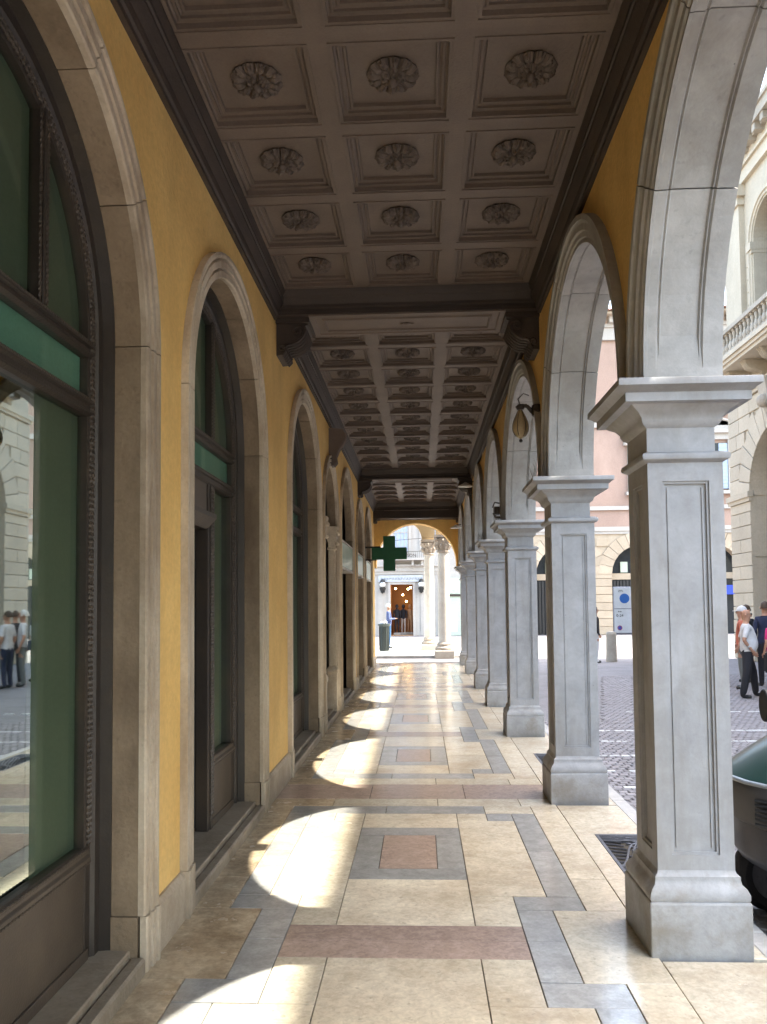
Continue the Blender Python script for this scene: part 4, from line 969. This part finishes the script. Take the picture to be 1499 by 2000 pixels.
def txt(s, loc, size, mt, par=None, rx=pi/2, rz=0, ext=.004, label=None):
    c = bpy.data.curves.new('lettering', 'FONT'); c.body = s; c.size = size; c.extrude = ext; c.align_x = 'CENTER'; c.materials.append(mt)
    tmp = bpy.data.objects.new('tmp', c); COL.objects.link(tmp); dg = bpy.context.evaluated_depsgraph_get(); me = bpy.data.meshes.new_from_object(tmp.evaluated_get(dg)); bpy.data.objects.remove(tmp)
    o = bpy.data.objects.new('lettering', me); COL.objects.link(o)
    if par: o.parent = par
    o.location = Vector(loc)-(WLOC.get(par.name, Vector((0,0,0))) if par else Vector((0,0,0))); o.rotation_euler = (rx, 0, rz); return o
txt('MAISON', (-.72, YS-.62, 4.42), .26, M_IRON, sb)
for k, x in enumerate((-2.2, .03)):
    t = thing('wall_lantern', (x, YS-.12, 2.85), ['round white globe lantern left of the clothes shop door','round white globe lantern right of the clothes shop door, partly behind a column'][k], 'lantern', 'globe lanterns beside the shop door')
    m = MB(); m.box(x-.16, x+.16, YS-.2, YS-.1, 2.55, 2.62); m.box(x-.12, x+.12, YS-.14, YS-.09, 2.4, 3.15); m.lathe(x, YS-.25, [(.04,2.35),(.09,2.45),(.17,2.6),(.19,2.68)], 10); m.lathe(x, YS-.25, [(.17,3.02),(.12,3.1),(.04,3.18)], 10); m.build('bracket', M_BLACK, t)
    m = MB(); m.ball((x, YS-.25, 2.86), .17, 12); m.build('globe', M_GLOBE, t, smooth=True)
# pale green shop
gb = thing('green_shop', (2.6, YS+.3, -.1), 'pale green shop front with arched doorway beyond the columns', 'building')
m = MB(); m.box(1.27, 4.18, YS-.3, YS+.4, -.1, 3.2); m.build('wall', M_GRNW, gb)
m = MB(); m.box(1.27, 4.18, YS-.1, YS+.4, 3.2, 14); m.build('upper_wall', M_PALE, gb)
m = MB(); m.box(1.3, 2.3, YS-.36, YS-.301, 2.15, 2.27); m.build('awning_strip', M_IRON, gb)
m = MB(); wall_n = 10
m.add([(1.75+.32*q, YS-.305, z) for q, z in [(1,.1)]+[(cos(pi*i/10), 1.35+.32*sin(pi*i/10)) for i in range(11)]+[(-1,.1)]], [tuple(range(13))]); m.build('doorway', plain('pale_doorway', (.75,.78,.6), .6), gb)
txt('EO', (1.78, YS-.37, 2.32), .42, M_GLOBE, gb)

# ================================================================== ROUND COLUMNS BEYOND THE STREET
def column(x, y, lab, zt, r=.195, base=0.0):
    t = thing('round_column', (x, y, base), lab, 'column', 'round stone columns with carved capitals')
    m = MB(); m.box(x-.33, x+.33, y-.33, y+.33, base-.1, base+.16); m.build('plinth', M_COLST, t, bevel=.02)
    m = MB(); m.lathe(x, y, [(.30,base+.16),(.315,base+.2),(.30,base+.25),(.25,base+.28),(.235,base+.32),(.25,base+.36),(.235,base+.39),(r+.01,base+.42)], 24); m.build('base', M_CARV, t, smooth=True)
    zc = zt-.56
    m = MB(); m.lathe(x, y, [(r+.005,base+.42),(r,base+1.4),(r-.02,zc-.1),(r-.02,zc)], 28); m.build('shaft', M_COLST, t, smooth=True)
    m = MB(); m.lathe(x, y, [(r,zc-.02),(r+.025,zc),(r+.025,zc+.03),(r-.01,zc+.05),(r+.02,zc+.2),(r+.07,zc+.34),(r+.11,zc+.44)], 24)
    for tier, (z0, n, out) in enumerate(((zc+.08, 10, .03), (zc+.24, 10, .07))):
        for k in range(n):
            th = 2*pi*(k+.5*tier)/n
            m.tube([(x+(r+.0)*cos(th), y+(r+.0)*sin(th), z0), (x+(r+.02+out*.5)*cos(th), y+(r+.02+out*.5)*sin(th), z0+.10), (x+(r+.05+out)*cos(th), y+(r+.05+out)*sin(th), z0+.16), (x+(r+.055+out)*cos(th), y+(r+.055+out)*sin(th), z0+.12)], [.04,.045,.03,.018], 6)
    for k in range(4):
        th = pi/4+k*pi/2; m.ball((x+(r+.13)*cos(th), y+(r+.13)*sin(th), zc+.40), .065, 8)
    m.box(x-.30, x+.30, y-.30, y+.30, zc+.47, zt); m.build('capital', M_CARV, t, smooth=True)
column(.76, 26.5, 'nearer and taller looking round column with carved capital, right of the pair', 3.98)
column(.315, 30.45, 'farther round column with carved capital, left of the pair', 4.15, .2)
pw = thing('second_portico', (.2, 30, 4.2), 'tan arcade wall carried by the round columns across the street', 'arcade wall')
m = MB()
def quart(Y0, Y1):      # springing to the left of the far column
    for Y in (Y0, Y1):
        n = 12; pts = [(-.62+.68*cos(pi/2*i/n), 4.15+.72*sin(pi/2*i/n)) for i in range(n+1)]
        for i in range(n): p, q = pts[i], pts[i+1]; m.add([(p[0],Y,p[1]),(q[0],Y,q[1]),(q[0],Y,6.4),(p[0],Y,6.4)], [(0,1,2,3)])
    n = 12; pts = [(-.62+.68*cos(pi/2*i/n), 4.15+.72*sin(pi/2*i/n)) for i in range(n+1)]
    m.loft([[(x, Y, z) for x, z in pts] for Y in (Y0, Y1)], cap=False, closed=False)
quart(30.28, 30.62); m.box(.06, .56, 30.28, 30.62, 4.15, 6.4); m.box(-6, -.62, 30.28, 30.62, 4.87, 6.4); m.box(-6.6,-6,30.2,30.7,-.1,6.4)
m.box(.52, .98, 26.3, 26.72, 3.98, 6.4); m.box(.42, .78, 26.73, 30.27, 5.0, 6.4); m.box(-7, .98, 26.3, 30.62, 6.4, 9.5)
m.build('wall', mat('tan_plaster', (.52,.40,.24), (.45,.34,.20), rough=.85, scale=1.5, bump=.2), pw)

# ================================================================== SMALLER THINGS
# pharmacy cross
t = thing('pharmacy_cross', (-1.28, 18.3, 2.87), 'green pharmacy cross sign on a bracket over the walkway', 'sign')
cx, cz, Yc = -.717, 2.852, 18.3; w, h_, = .138, .405
m = MB()
pts = [(-w,-h_),(w,-h_),(w,-w),(h_,-w),(h_,w),(w,w),(w,h_),(-w,h_),(-w,w),(-h_,w),(-h_,-w),(-w,-w)]
m.loft([[(cx+a, y_, cz+b) for a, b in pts] for y_ in (Yc-.07, Yc+.07)]); m.build('cross', M_CROSS, t, bevel=.012)
m = MB(); m.box(-1.3, cx-.2, Yc-.02, Yc+.02, cz+w-.01, cz+w+.03); m.box(-1.3, cx-.3, Yc-.015, Yc+.015, cz-.16, cz-.13); m.box(-1.3,-1.27,Yc-.08,Yc+.08,cz-.25,cz+.25); m.tube([(cx+.1,Yc,cz+.30),(.4,23,3.62)], .006, 4); m.build('bracket', M_BLACK, t)
# litter bin
t = thing('litter_bin', (-1.37, 29.4, -.05), 'dark metal litter bin with a bag spilling over at the end of the portico', 'bin')
bx, by = -1.37, 29.4
m = MB(); m.lathe(bx, by, [(.17,-.04),(.175,.1),(.185,.9)], 20); m.build('drum', M_BIN, t, smooth=True)
m = MB(); m.lathe(bx, by, [(.19,.88),(.23,.92),(.235,.97),(.21,.98)], 20); m.build('rim', M_BIN, t, smooth=True)
m = MB()
for k in range(16): th = 2*pi*k/16; m.box(bx+.185*cos(th)-.008, bx+.185*cos(th)+.008, by+.185*sin(th)-.008, by+.185*sin(th)+.008, .02, .88)
m.build('slats', M_BLACK, t)
m = MB(); m.box(bx-.24, bx+.24, by-.24, by+.24, -.06, -.02); m.build('base', M_KERB, t)
m = MB()
for k in range(6): m.ball((bx+random.uniform(-.1,.12), by-.08+random.uniform(-.06,.06), .96+random.uniform(0,.08)), random.uniform(.05,.1), 8)
tag(m.build('rubbish_bag', plain('pale_bag', (.55,.58,.62), .4), smooth=True), 'crumpled pale bag heaped on the litter bin', 'bag')
# stone bollard
t = thing('bollard', (5.72, 24.3, -.1), 'tapered grey stone bollard standing before the parking sign', 'bollard')
m = MB(); m.lathe(5.72, 24.3, [(.17,-.1),(.165,.0),(.15,.65),(.155,.68),(.16,.74),(.12,.80),(.02,.82)], 14); m.build('post', M_PALD, t, smooth=True)
# street sign panel
t = thing('street_sign', (6.25, 24.75, -.1), 'tall white traffic restriction panel with a blue disc on a post', 'sign')
SX0, SX1 = 5.93, 6.55; YSG = 24.7
m = MB(); m.box(SX0-.025, SX1+.025, YSG, YSG+.05, .72, 2.16); m.build('frame', plain('grey_frame', (.30,.32,.38), .5), t, bevel=.02)
m = MB(); m.box(SX0, SX1, YSG-.012, YSG-.002, 1.50, 2.13); m.box(SX0, SX1, YSG-.012, YSG-.002, .75, 1.47); p = m.build('panel', plain('white_panel', (.62,.66,.70), .45), t)
m = MB(); m.tube([((SX0+SX1)/2, YSG-.012, 1.80), ((SX0+SX1)/2, YSG-.018, 1.80)], .15, 24); m.build('blue_disc', plain('blue_disc', (.02,.12,.42), .4), p)
m = MB(); m.tube([(SX0+.15, YSG-.012, .90), (SX0+.15, YSG-.018, .90)], .075, 20); d_ = m.build('red_blue_disc', plain('purple_disc', (.30,.05,.16), .4), p)
m = MB(); m.tube([(SX0+.15, YSG-.018, .90), (SX0+.15, YSG-.021, .90)], .05, 20); m.build('disc_centre', plain('blue_centre', (.05,.08,.36), .4), p)
txt('0-24', (SX0+.16, YSG-.016, 1.24), .12, M_BLACK, p); txt('ZTL', (SX0+.20, YSG-.016, 2.0), .09, M_BLACK, p)
txt('8-20', (SX0+.16, YSG-.016, 1.38), .06, M_BLACK, p)
m = MB(); m.tube([(SX0+.04, YSG+.09, -.1), (SX0+.04, YSG+.09, 2.1)], .025, 8); m.tube([(SX1-.04, YSG+.09, -.1), (SX1-.04, YSG+.09, 2.1)], .025, 8); m.build('post', M_BIN, t)

# wall lanterns under the arcade
t = thing('arcade_lantern', (1.05, 7.2, 3.4), 'large hanging teardrop lantern on a bracket above the second pillar', 'lantern', 'lanterns on the arcade wall')
lx, ly, lz = .925, 7.2, 3.30
m = MB(); prof = []
for i in range(13): q = i/12; prof.append((.003+.072*sin(pi*q**.72)*(1-.12*q), lz-.15+.29*q))
m.lathe(lx, ly, prof, 12); m.build('shade', M_LAMPG, t, smooth=True)
m = MB(); m.ball((lx, ly, lz-.165), .016, 8); m.lathe(lx, ly, [(.03,lz+.12),(.045,lz+.15),(.02,lz+.17)], 10)
m.tube([(lx,ly,lz+.16),(lx-.02,ly,lz+.22),(lx+.03,ly,lz+.27),(lx+.08,ly,lz+.25)], .005, 6)
for k in range(6): th = 2*pi*k/6; m.tube([(lx+(r_+.002)*cos(th), ly+(r_+.002)*sin(th), z) for r_, z in prof[1:12]], .003, 4)
m.build('metalwork', M_IRON, t)
m = MB(); m.tube([(1.09,ly,3.42),(1.04,ly,3.40),(.99,ly,3.45),(.94,ly,3.46)], .018, 8); m.lathe(1.08, ly, [(.05,3.36),(.06,3.40),(.05,3.46)], 8); m.tube([(1.09,ly,3.34),(1.02,ly,3.40),(.97,ly,3.47)], .012, 6); m.build('bracket', M_IRON, t)
for k, (yl, zl, lab) in enumerate(((15.9, 3.55, 'flat pale disc lamp on the arcade wall, nearer one'), (21.0, 3.66, 'flat pale disc lamp on the arcade wall, farther one'))):
    t = thing('disc_lamp', (1.0, yl, zl), lab, 'lamp', 'disc lamps on the arcade wall')
    xx = .92 if k == 0 else .95; z = 4.02 if k == 0 else 3.68
    m = MB(); m.lathe(xx, yl, [(.15,z),(.14,z+.02),(.06,z+.06),(.02,z+.09)], 18); m.build('shade', M_GLOBE, t, smooth=True)
    m = MB(); m.tube([(xx,yl,z+.08),(1.09,yl,z+.1)], .012, 6); m.build('bracket', M_IRON, t)
t = thing('iron_bracket', (1.05, 10.5, 2.85), 'dark iron floodlight bracket on the arcade wall above the third pillar', 'bracket lamp')
m = MB(); m.box(.98, 1.08, 10.45, 10.58, 2.84, 2.94); m.tube([(1.09,10.5,2.80),(1.0,10.5,2.80),(.97,10.5,2.86)], .014, 6); m.tube([(1.09,10.5,2.98),(.99,10.5,3.0),(.96,10.5,2.93)], .01, 6); m.build('fixture', M_IRON, t)

# ================================================================== SCOOTER
M_SGREEN = mat('green_lacquer', (.012, .040, .032), (.010, .033, .027), rough=.28, bump=.0, coat=.15)
M_SGREY = mat('grey_plastic', (.062, .055, .05), (.05, .044, .04), rough=.45, bump=.1, fine=200)
M_SDARK = mat('dark_plastic', (.040, .038, .048), (.032, .03, .038), rough=.4, bump=.05)
M_TYRE = mat('tyre_rubber', (.022, .02, .022), (.018, .016, .018), rough=.8, bump=.4, fine=120)
sc_ = thing('scooter', (1.95, 4.46, -.1), 'dark green three-wheeled scooter with grey bumper grille, nose toward the nearest pillar', 'scooter', rz=radians(-84))
# local frame: +y = backwards along the scooter, x = across, z up from the setts (z=0 ground)
def L_(mb, name, mt, par=sc_, **k): return mb.build(name, mt, par, local=True, **k)
def wheel(y0, r, x0=0):
    m = MB(); n = 28; m2 = MB(); rings = []
    for i in range(n):
        th = 2*pi*i/n; rings.append([(x0+dx, y0+(r-.045+dr)*cos(th), r+(r-.045+dr)*sin(th)) for dx, dr in ((-.055,-.03),(-.06,.01),(-.035,.038),(0,.045),(.035,.038),(.06,.01),(.055,-.03))])
    rings.append(rings[0]); m.loft(rings, cap=False); wv = sub('wheel', sc_); WLOC[wv.name] = Vector((0,0,0)); L_(m, 'tyre', M_TYRE, wv, smooth=True)
    m = MB(); m.tube([(x0-.04,y0,r),(x0+.04,y0,r)], r-.07, 20); m.tube([(x0-.07,y0,r),(x0+.07,y0,r)], .03, 10); L_(m, 'rim', M_GRATE, wv)
wheel(.05, .225, -.215); wheel(.05, .225, .215); wheel(1.32, .225)
def ring_(cy_, z, rx, ry, n=20, p=2.4, front=1.0):
    out = []
    for i in range(n):
        th = 2*pi*i/n; c_, s_ = cos(th), sin(th)
        out.append((rx*abs(c_)**(2/p)*(1 if c_ > 0 else -1), cy_+ry*abs(s_)**(2/p)*(1 if s_ > 0 else -1), z))
    return out
m = MB(); m.loft([ring_(.10,.31,.30,.22), ring_(.08,.34,.345,.26), ring_(.07,.40,.36,.29), ring_(.08,.57,.365,.30), ring_(.1,.60,.34,.28)]); L_(m, 'mudguard', M_SDARK, smooth=True)
m = MB(); m.loft([ring_(.10,.545,.34,.29), ring_(.08,.58,.375,.33), ring_(.07,.70,.39,.36), ring_(.07,.79,.395,.37), ring_(.07,.805,.39,.365)]); low = L_(m, 'lower_fairing', M_SGREY, smooth=True)
m = MB(); m.loft([ring_(.07,.800,.400,.376), ring_(.07,.812,.404,.380), ring_(.07,.818,.398,.374)]); L_(m, 'chrome_rim', plain('bright_trim', (.30,.32,.33), .4, .6), smooth=True)
m = MB(); m.loft([ring_(.09,.815,.392,.375), ring_(.125,.87,.35,.335), ring_(.18,.95,.295,.28), ring_(.24,1.03,.235,.22), ring_(.29,1.09,.18,.15), ring_(.32,1.12,.12,.10)]); L_(m, 'front_fairing', M_SGREEN, smooth=True)
for s in (-1, 1):
    m = MB()
    for k in range(6):
        z = .61+k*.024; pts = []
        for q in range(9):
            th = -pi/2+s*radians(28+q*5.6); c_, s_ = cos(th), sin(th); sg_ = 1 if c_ > 0 else -1
            pts.append((.392*abs(c_)**(2/2.4)*sg_, .07-.372*abs(s_)**(2/2.4), z))
        m.tube(pts, .0085, 5)
    g_ = L_(m, 'grille', M_BLACK, low)
st = MB(); st.lathe(0,0,[(.03,0),(.03,.004)], 9); so_ = L_(st, 'sticker', plain('light_blue_sticker', (.16,.45,.75), .4)); so_.location = (.330,-.115,.925); so_.rotation_euler = (radians(72), 0, radians(62))
m = MB(); m.tube([(-.40,.42,1.12),(-.15,.36,1.09),(.15,.36,1.09),(.36,.42,1.12)], .016, 8); L_(m, 'handlebar', M_BLACK)
for s in (-1, 1):
    m = MB(); m.tube([(s*.24,.38,1.11),(s*.23,.2,1.12),(s*.20,.05,1.12)], .008, 6); mm = L_(m, 'mirror_arm', M_BLACK)
    m = MB(); m.loft([[(s*.20+.05*cos(2*pi*i/14), (.035+dy), 1.16+.095*sin(2*pi*i/14)) for i in range(14)] for dy in (-.02,.015)]); L_(m, 'mirror', M_BLACK, bevel=.006)
m = MB(); m.loft([ring_(.85,.28,.15,.35), ring_(.85,.45,.18,.42), ring_(1.0,.70,.19,.45), ring_(1.05,.82,.16,.42)]); L_(m, 'body', M_SGREEN, smooth=True)
m = MB(); m.loft([ring_(.92,.82,.15,.34), ring_(.92,.87,.17,.38), ring_(.95,.91,.13,.36)]); L_(m, 'seat', M_BLACK, smooth=True)
m = MB(); m.box(-.17,.17,.30,.75,.25,.31); m.loft([ring_(.33,.30,.17,.06), ring_(.30,.80,.2,.06), ring_(.33,1.02,.1,.05)]); L_(m, 'footboard', M_SDARK, smooth=True)

# ================================================================== PEOPLE
SKIN = plain('skin', (.50,.27,.18), .55)
def cloth(n, c): return mat(n, c, tuple(x*.78 for x in c), rough=.85, scale=9, bump=.4, fine=90)
BLACKC, WHITEC, NAVY, BLUE, CORAL, GREYC, PINKC = cloth('black_cloth',(.02,.02,.026)), cloth('white_cloth',(.70,.70,.72)), cloth('navy_cloth',(.025,.032,.075)), cloth('blue_cloth',(.035,.12,.26)), cloth('coral_cloth',(.55,.16,.10)), cloth('grey_cloth',(.19,.20,.19)), cloth('pink_cloth',(.62,.03,.18))
DBLUE = cloth('steel_blue_cloth', (.10,.14,.30))
HAIRB, HAIRW, HAIRBL = plain('brown_hair',(.06,.035,.02),.7), plain('white_hair',(.62,.60,.56),.7), plain('blond_hair',(.42,.27,.11),.7)
SHOE = plain('dark_shoe', (.03,.028,.026), .5)
def person(x, y, rz, h, label, top, bottom, hair, long_hair=False, sleeves='short', belly=0.0, legs=.0, pocket=False, bald=False, cap=None, shades=False, z=-.1, lean=0, arms=(0,0), group=None, shoe=SHOE, female=False):
    """figure facing its own -y; all joints in metres for a 1.75 m body, scaled to h"""
    k = h/1.75
    t = thing('person', (x, y, z), label, 'person', group, rz)
    V = []; E = []; R = []; T = []
    def v(p, r, tg, par=None):
        V.append(Vector(p)*k); R.append((r[0]*k, r[1]*k) if isinstance(r, tuple) else (r*k, r*k)); T.append(tg); i = len(V)-1
        if par is not None: E.append((par, i))
        return i
    SL = {'short': 'top', 'long': 'top'}
    p0 = v((0,0,.95), (.155+belly*.2,.11+belly*.3), 'bot')
    p1 = v((0,-.02-belly*.25,1.08), (.15+belly*.25,.115+belly*.55), 'top', p0)
    p2 = v((0,-.01-belly*.15,1.22), (.155,.115+belly*.3), 'top', p1)
    p3 = v((0,0,1.36), (.165,.11), 'top', p2)
    p4 = v((0,.01,1.44), (.10,.08), 'top', p3)
    n1 = v((0,.0,1.50), (.055,.055), 'skin', p4)
    h1 = v((0,-.015,1.56), (.062,.075), 'skin', n1)
    h2 = v((0,-.01,1.64), (.077,.096), 'skin', h1)
    h3 = v((0,0,1.70), (.070,.085), 'skin', h2)
    v((0,.005,1.745), (.035,.045), 'skin', h3)
    v((0,-.115,1.615), (.014,.014), 'skin', v((0,-.075,1.625), (.022,.03), 'skin', h2))
    for s in (-1, 1):
        sh = v((s*.155,.0,1.405), (.062,.06), 'top', p3)
        el_p, wr_p = (s*.225,.03,1.13), (s*.215,-.06,.90)
        if pocket: el_p, wr_p = (s*.25,.09,1.14), (s*.20,-.07,.93)
        if arms[0 if s < 0 else 1] == 1: el_p, wr_p = (s*.22,.0,1.15), (s*.10,-.22,1.17)      # forearm raised in front
        ua = v(tuple((Vector((s*.155,0,1.405))*.4+Vector(el_p)*.6)), .055 if sleeves == 'short' else .052, 'top', sh)
        el = v(el_p, .040 if sleeves == 'short' else .046, 'skin' if sleeves == 'short' else 'top', ua)
        wr = v(wr_p, .026 if sleeves == 'short' else .032, 'skin' if sleeves == 'short' else 'top', el)
        d = (Vector(wr_p)-Vector(el_p)).normalized()
        pm = Vector(wr_p)+d*.055; pa = v(pm, (.034,.018), 'skin', wr)
        for q in range(4):
            o_ = Vector((0,(q-1.5)*.018,0)) if abs(d.z) > .6 else Vector(((q-1.5)*.018,0,0)); L1 = .045+.012*(1-abs(q-1.4)/2)
            f1 = v(pm+o_+d*.035, .0095, 'skin', pa); v(pm+o_+d*(.035+L1)+Vector((-s*.008,0,-.004)), .008, 'skin', f1)
        th_ = v(pm+Vector((0,-.035,0))+d*.0, .0105, 'skin', pa); v(pm+Vector((0,-.052,0))+d*.035, .0085, 'skin', th_)
        # leg
        sp_ = .095+legs*.5; f = legs*(.5 if s < 0 else -.9)
        lf = .018 if belly else 0
        hp = v((s*.088,.0,.88), (.095+lf,.10+lf), 'bot', p0)
        kn = v((s*(sp_),-.02+f*.6,.50), (.066+lf,.07+lf), 'bot', hp)
        an = v((s*(sp_+.01),.02+f,.10), (.05+lf,.055+lf), 'bot', kn)
        hl = v((s*(sp_+.01),.03+f,.045), (.042,.042), 'shoe', an)
        v((s*(sp_+.02),-.14+f,.035), (.042,.032), 'shoe', hl); 
    me = bpy.data.meshes.new('body'); me.from_pydata(V, E, []); o = bpy.data.objects.new('body', me); COL.objects.link(o)
    md = o.modifiers.new('s', 'SKIN'); md.use_smooth_shade = True
    for i, sv in enumerate(me.skin_vertices[0].data): sv.radius = R[i]; sv.use_root = (i == 0)
    o.modifiers.new('u', 'SUBSURF').levels = 2 if h > 0 and y < 20 else 1
    dg = bpy.context.evaluated_depsgraph_get(); nm = bpy.data.meshes.new_from_object(o.evaluated_get(dg)); bpy.data.objects.remove(o)
    o = bpy.data.objects.new('body', nm); COL.objects.link(o); o.parent = t
    nm.materials.clear(); order = {'skin': 0, 'top': 1, 'bot': 2, 'shoe': 3}
    for mt in (SKIN, top, bottom, shoe): nm.materials.append(mt)
    hem = .90 if not belly else .93
    for p in nm.polygons:
        c = p.center; best = min(range(len(V)), key=lambda i: (V[i]-c).length-max(R[i])*.9); tg = T[best]
        zc_ = c.z/k
        if tg == 'bot' and zc_ > hem: tg = 'top'
        if tg == 'top' and abs(c.x/k) < .19 and zc_ > 1.465: tg = 'skin'
        if zc_ > 1.48: tg = 'skin'
        p.material_index = order[tg]
    if not bald or cap:
        m = MB(); n = 14; rg = []
        mt = cap or hair
        for i in range(8):
            a = i/7; zz = 1.62+.155*a if not cap else 1.655+.12*a; rr_ = sqrt(max(.001, 1-(max(0, a-.0))**2.2))
            rg.append([(.088*rr_*cos(2*pi*j/n)*k, (.012+.108*rr_*sin(2*pi*j/n)+(.02*(1-a) if not cap else 0))*k, zz*k) for j in range(n)])
        m.loft(rg)
        if cap: m.loft([[(.07*cos(pi+pi*j/8)*k*w_, (-.08-.09*w_*abs(sin(pi*j/8)))*k, (1.665-dz)*k) for j in range(9)] for w_, dz in ((1,.0),(1,.01))])
        m.build('cap' if cap else 'hair', mt, t, smooth=True, local=True)
        if long_hair or cap:
            m = MB(); m.loft([[(.085*s_*cos(2*pi*j/10)*k, (.055+.05*s_*sin(2*pi*j/10))*k, zz*k) for j in range(10)] for s_, zz in ((.9,1.68),(1.05,1.58),(1.1,1.48),(.8,1.40),(.4,1.36))]); m.build('hair', hair, t, smooth=True, local=True)
    elif hair:
        m = MB(); m.loft([[(.082*cos(pi*j/10)*k, (.03+.085*sin(pi*j/10))*k, zz*k) for j in range(11)]+[(.070*cos(pi*(10-j)/10)*k, (.03+.07*sin(pi*(10-j)/10))*k, zz*k) for j in range(11)] for zz in (1.58, 1.62, 1.655)]); m.build('hair', hair, t, smooth=True, local=True)
    for s in (-1, 1):
        m = MB(); m.ball((s*.082*k, .012*k, 1.63*k), .02*k, 6, sz=1.4); m.build('ear', SKIN, t, smooth=True, local=True)
    m = MB(); m.tube([(-.024*k,-.098*k,1.583*k),(0,-.104*k,1.581*k),(.024*k,-.098*k,1.583*k)], .005*k, 5); m.build('mouth', plain('lips', (.32,.10,.09), .5), t, local=True)
    if shades:
        m = MB()
        for s in (-1, 1):
            m.loft([[((s*.035+.028*cos(2*pi*j/10))*k, (-.108+dy)*k, (1.652+.02*sin(2*pi*j/10))*k) for j in range(10)] for dy in (0,.008)])
            m.tube([(s*.062*k,-.102*k,1.657*k),(s*.085*k,-.04*k,1.657*k),(s*.086*k,.02*k,1.652*k)], .004*k, 4)
        m.tube([(-.01*k,-.108*k,1.657*k),(.01*k,-.108*k,1.657*k)], .004*k, 4)
        m.build('sunglasses', M_BLACK, t, local=True)
    else:
        for s in (-1, 1): m = MB(); m.ball((s*.031*k,-.093*k,1.648*k), .011*k, 6); m.build('eye', plain('eye', (.08,.05,.04), .3), t, local=True)
    return t
man = person(5.98, 14.95, radians(78), 1.62, 'bald man in white polo, black trousers and sunglasses, hand at his pocket', WHITEC, BLACKC, None, bald=True, shades=True, belly=.14, legs=.22, pocket=True)
person(6.47, 16.4, radians(-115), 1.66, 'woman in white cap and coral top mostly hidden behind the bald man', CORAL, GREYC, HAIRBL, cap=WHITEC, group=None)
person(7.15, 16.9, radians(170), 1.75, 'person in navy hooded top seen from behind, beyond the man in white', NAVY, BLACKC, HAIRB, sleeves='long', arms=(1,0))
person(6.27, 14.35, radians(75), 1.62, 'person in blue jacket at the right edge of the picture', BLUE, BLACKC, HAIRB, sleeves='long', legs=.2)
person(6.88, 15.9, radians(200), 1.5, 'person in bright pink top between the navy and blue jackets', PINKC, BLACKC, HAIRB, sleeves='short')
person(7.12, 17.8, radians(-60), 1.68, 'person in dark jacket just behind the bald man’s shoulder', BLACKC, GREYC, HAIRB, sleeves='long')
w1 = person(6.0, 17.7, radians(65), 1.72, 'person in white T-shirt and grey trousers, seen mirrored in the shop window', WHITEC, GREYC, HAIRW)
person(6.6, 18.5, radians(140), 1.7, 'person in black clothes behind the pillar, mirrored in the shop window', BLACKC, BLACKC, HAIRB)
person(6.27, 18.9, radians(20), 1.66, 'blond person in white top behind the pillar, mirrored in the window', WHITEC, BLACKC, HAIRBL, long_hair=True)
person(6.1, 17.2, radians(100), 1.7, 'person in white shirt and dark shorts behind the pillar, mirrored in the window', WHITEC, NAVY, HAIRB)
person(5.17, 23.9, radians(90), 1.66, 'person in dark jacket and white trousers half hidden by the second pillar', BLACKC, WHITEC, HAIRB, sleeves='long')
person(-1.30, 31.8, radians(95), 1.76, 'white haired person in blue jacket standing behind the litter bin', DBLUE, BLUE, HAIRW, sleeves='long', arms=(1,1), z=-.05)
# bag carried by the person in blue, strap bag of the one in white
m = MB(); m.box(-.16,.16,-.07,.07,0,.34); b1 = tag(m.build('shoulder_bag', BLACKC, bevel=.03, seg=2), 'large black bag hanging at the right edge beside the blue jacket', 'bag'); b1.location = (6.12, 14.2, .42); b1.rotation_euler.z = .3
m = MB(); m.tube([(0,0,.33),(.03,0,.75),(.08,0,.98)], .012, 5); s1 = m.build('strap', BLACKC, b1)
m = MB(); m.box(-.05,.05,-.14,.14,0,.22); m.tube([(0,.1,.2),(.02,.05,.45),(-.02,-.12,.62)], .014, 5); b2 = tag(m.build('strap_bag', NAVY, bevel=.02), 'dark strap bag on the back of the person in white T-shirt', 'bag'); b2.location = (5.80, 17.75, .72)
# mannequins inside the shop
for k, (x, c1_, lab) in enumerate(((-1.42, BLACKC, 'mannequin in black at the left of the shop door'), (-1.05, BLACKC, 'mannequin in black with pale legs in the middle of the shop door'), (-.68, cloth('camel_cloth', (.45,.27,.15)), 'mannequin in camel clothes at the right of the shop door'))):
    t = thing('mannequin', (x, YS+.9+.3*k, -.08), lab, 'mannequin', 'mannequins in the clothes shop')
    yy = YS+.9+.3*k
    m = MB(); m.loft([[(x+rx*cos(2*pi*j/12), yy+.11*cos(0)*rx/.16*sin(2*pi*j/12), z) for j in range(12)] for rx, z in ((.12,.85),(.15,.95),(.12,1.1),(.16,1.3),(.15,1.38),(.05,1.44))]); 
    for s in (-1, 1): m.tube([(x+s*.17,yy,1.36),(x+s*.21,yy,1.1),(x+s*.2,yy-.04,.88)], [.05,.04,.03], 8)
    m.build('clothes', c1_, t, smooth=True)
    m = MB(); m.ball((x, yy, 1.6), .10, 10, sz=1.25); m.tube([(x,yy,1.4),(x,yy,1.52)], .045, 8); m.build('head', c1_, t, smooth=True)
    for s in (-1, 1): m = MB(); m.tube([(x+s*.08,yy,.9),(x+s*.09,yy,.45),(x+s*.09,yy,.06)], [.08,.055,.035], 8); m.build('leg', plain('pale_figure', (.5,.42,.36), .5) if k == 1 else c1_, t, smooth=True)
    m = MB(); m.box(x-.2, x+.2, yy-.2, yy+.2, -.08, .05); m.build('stand', M_PALE, t)
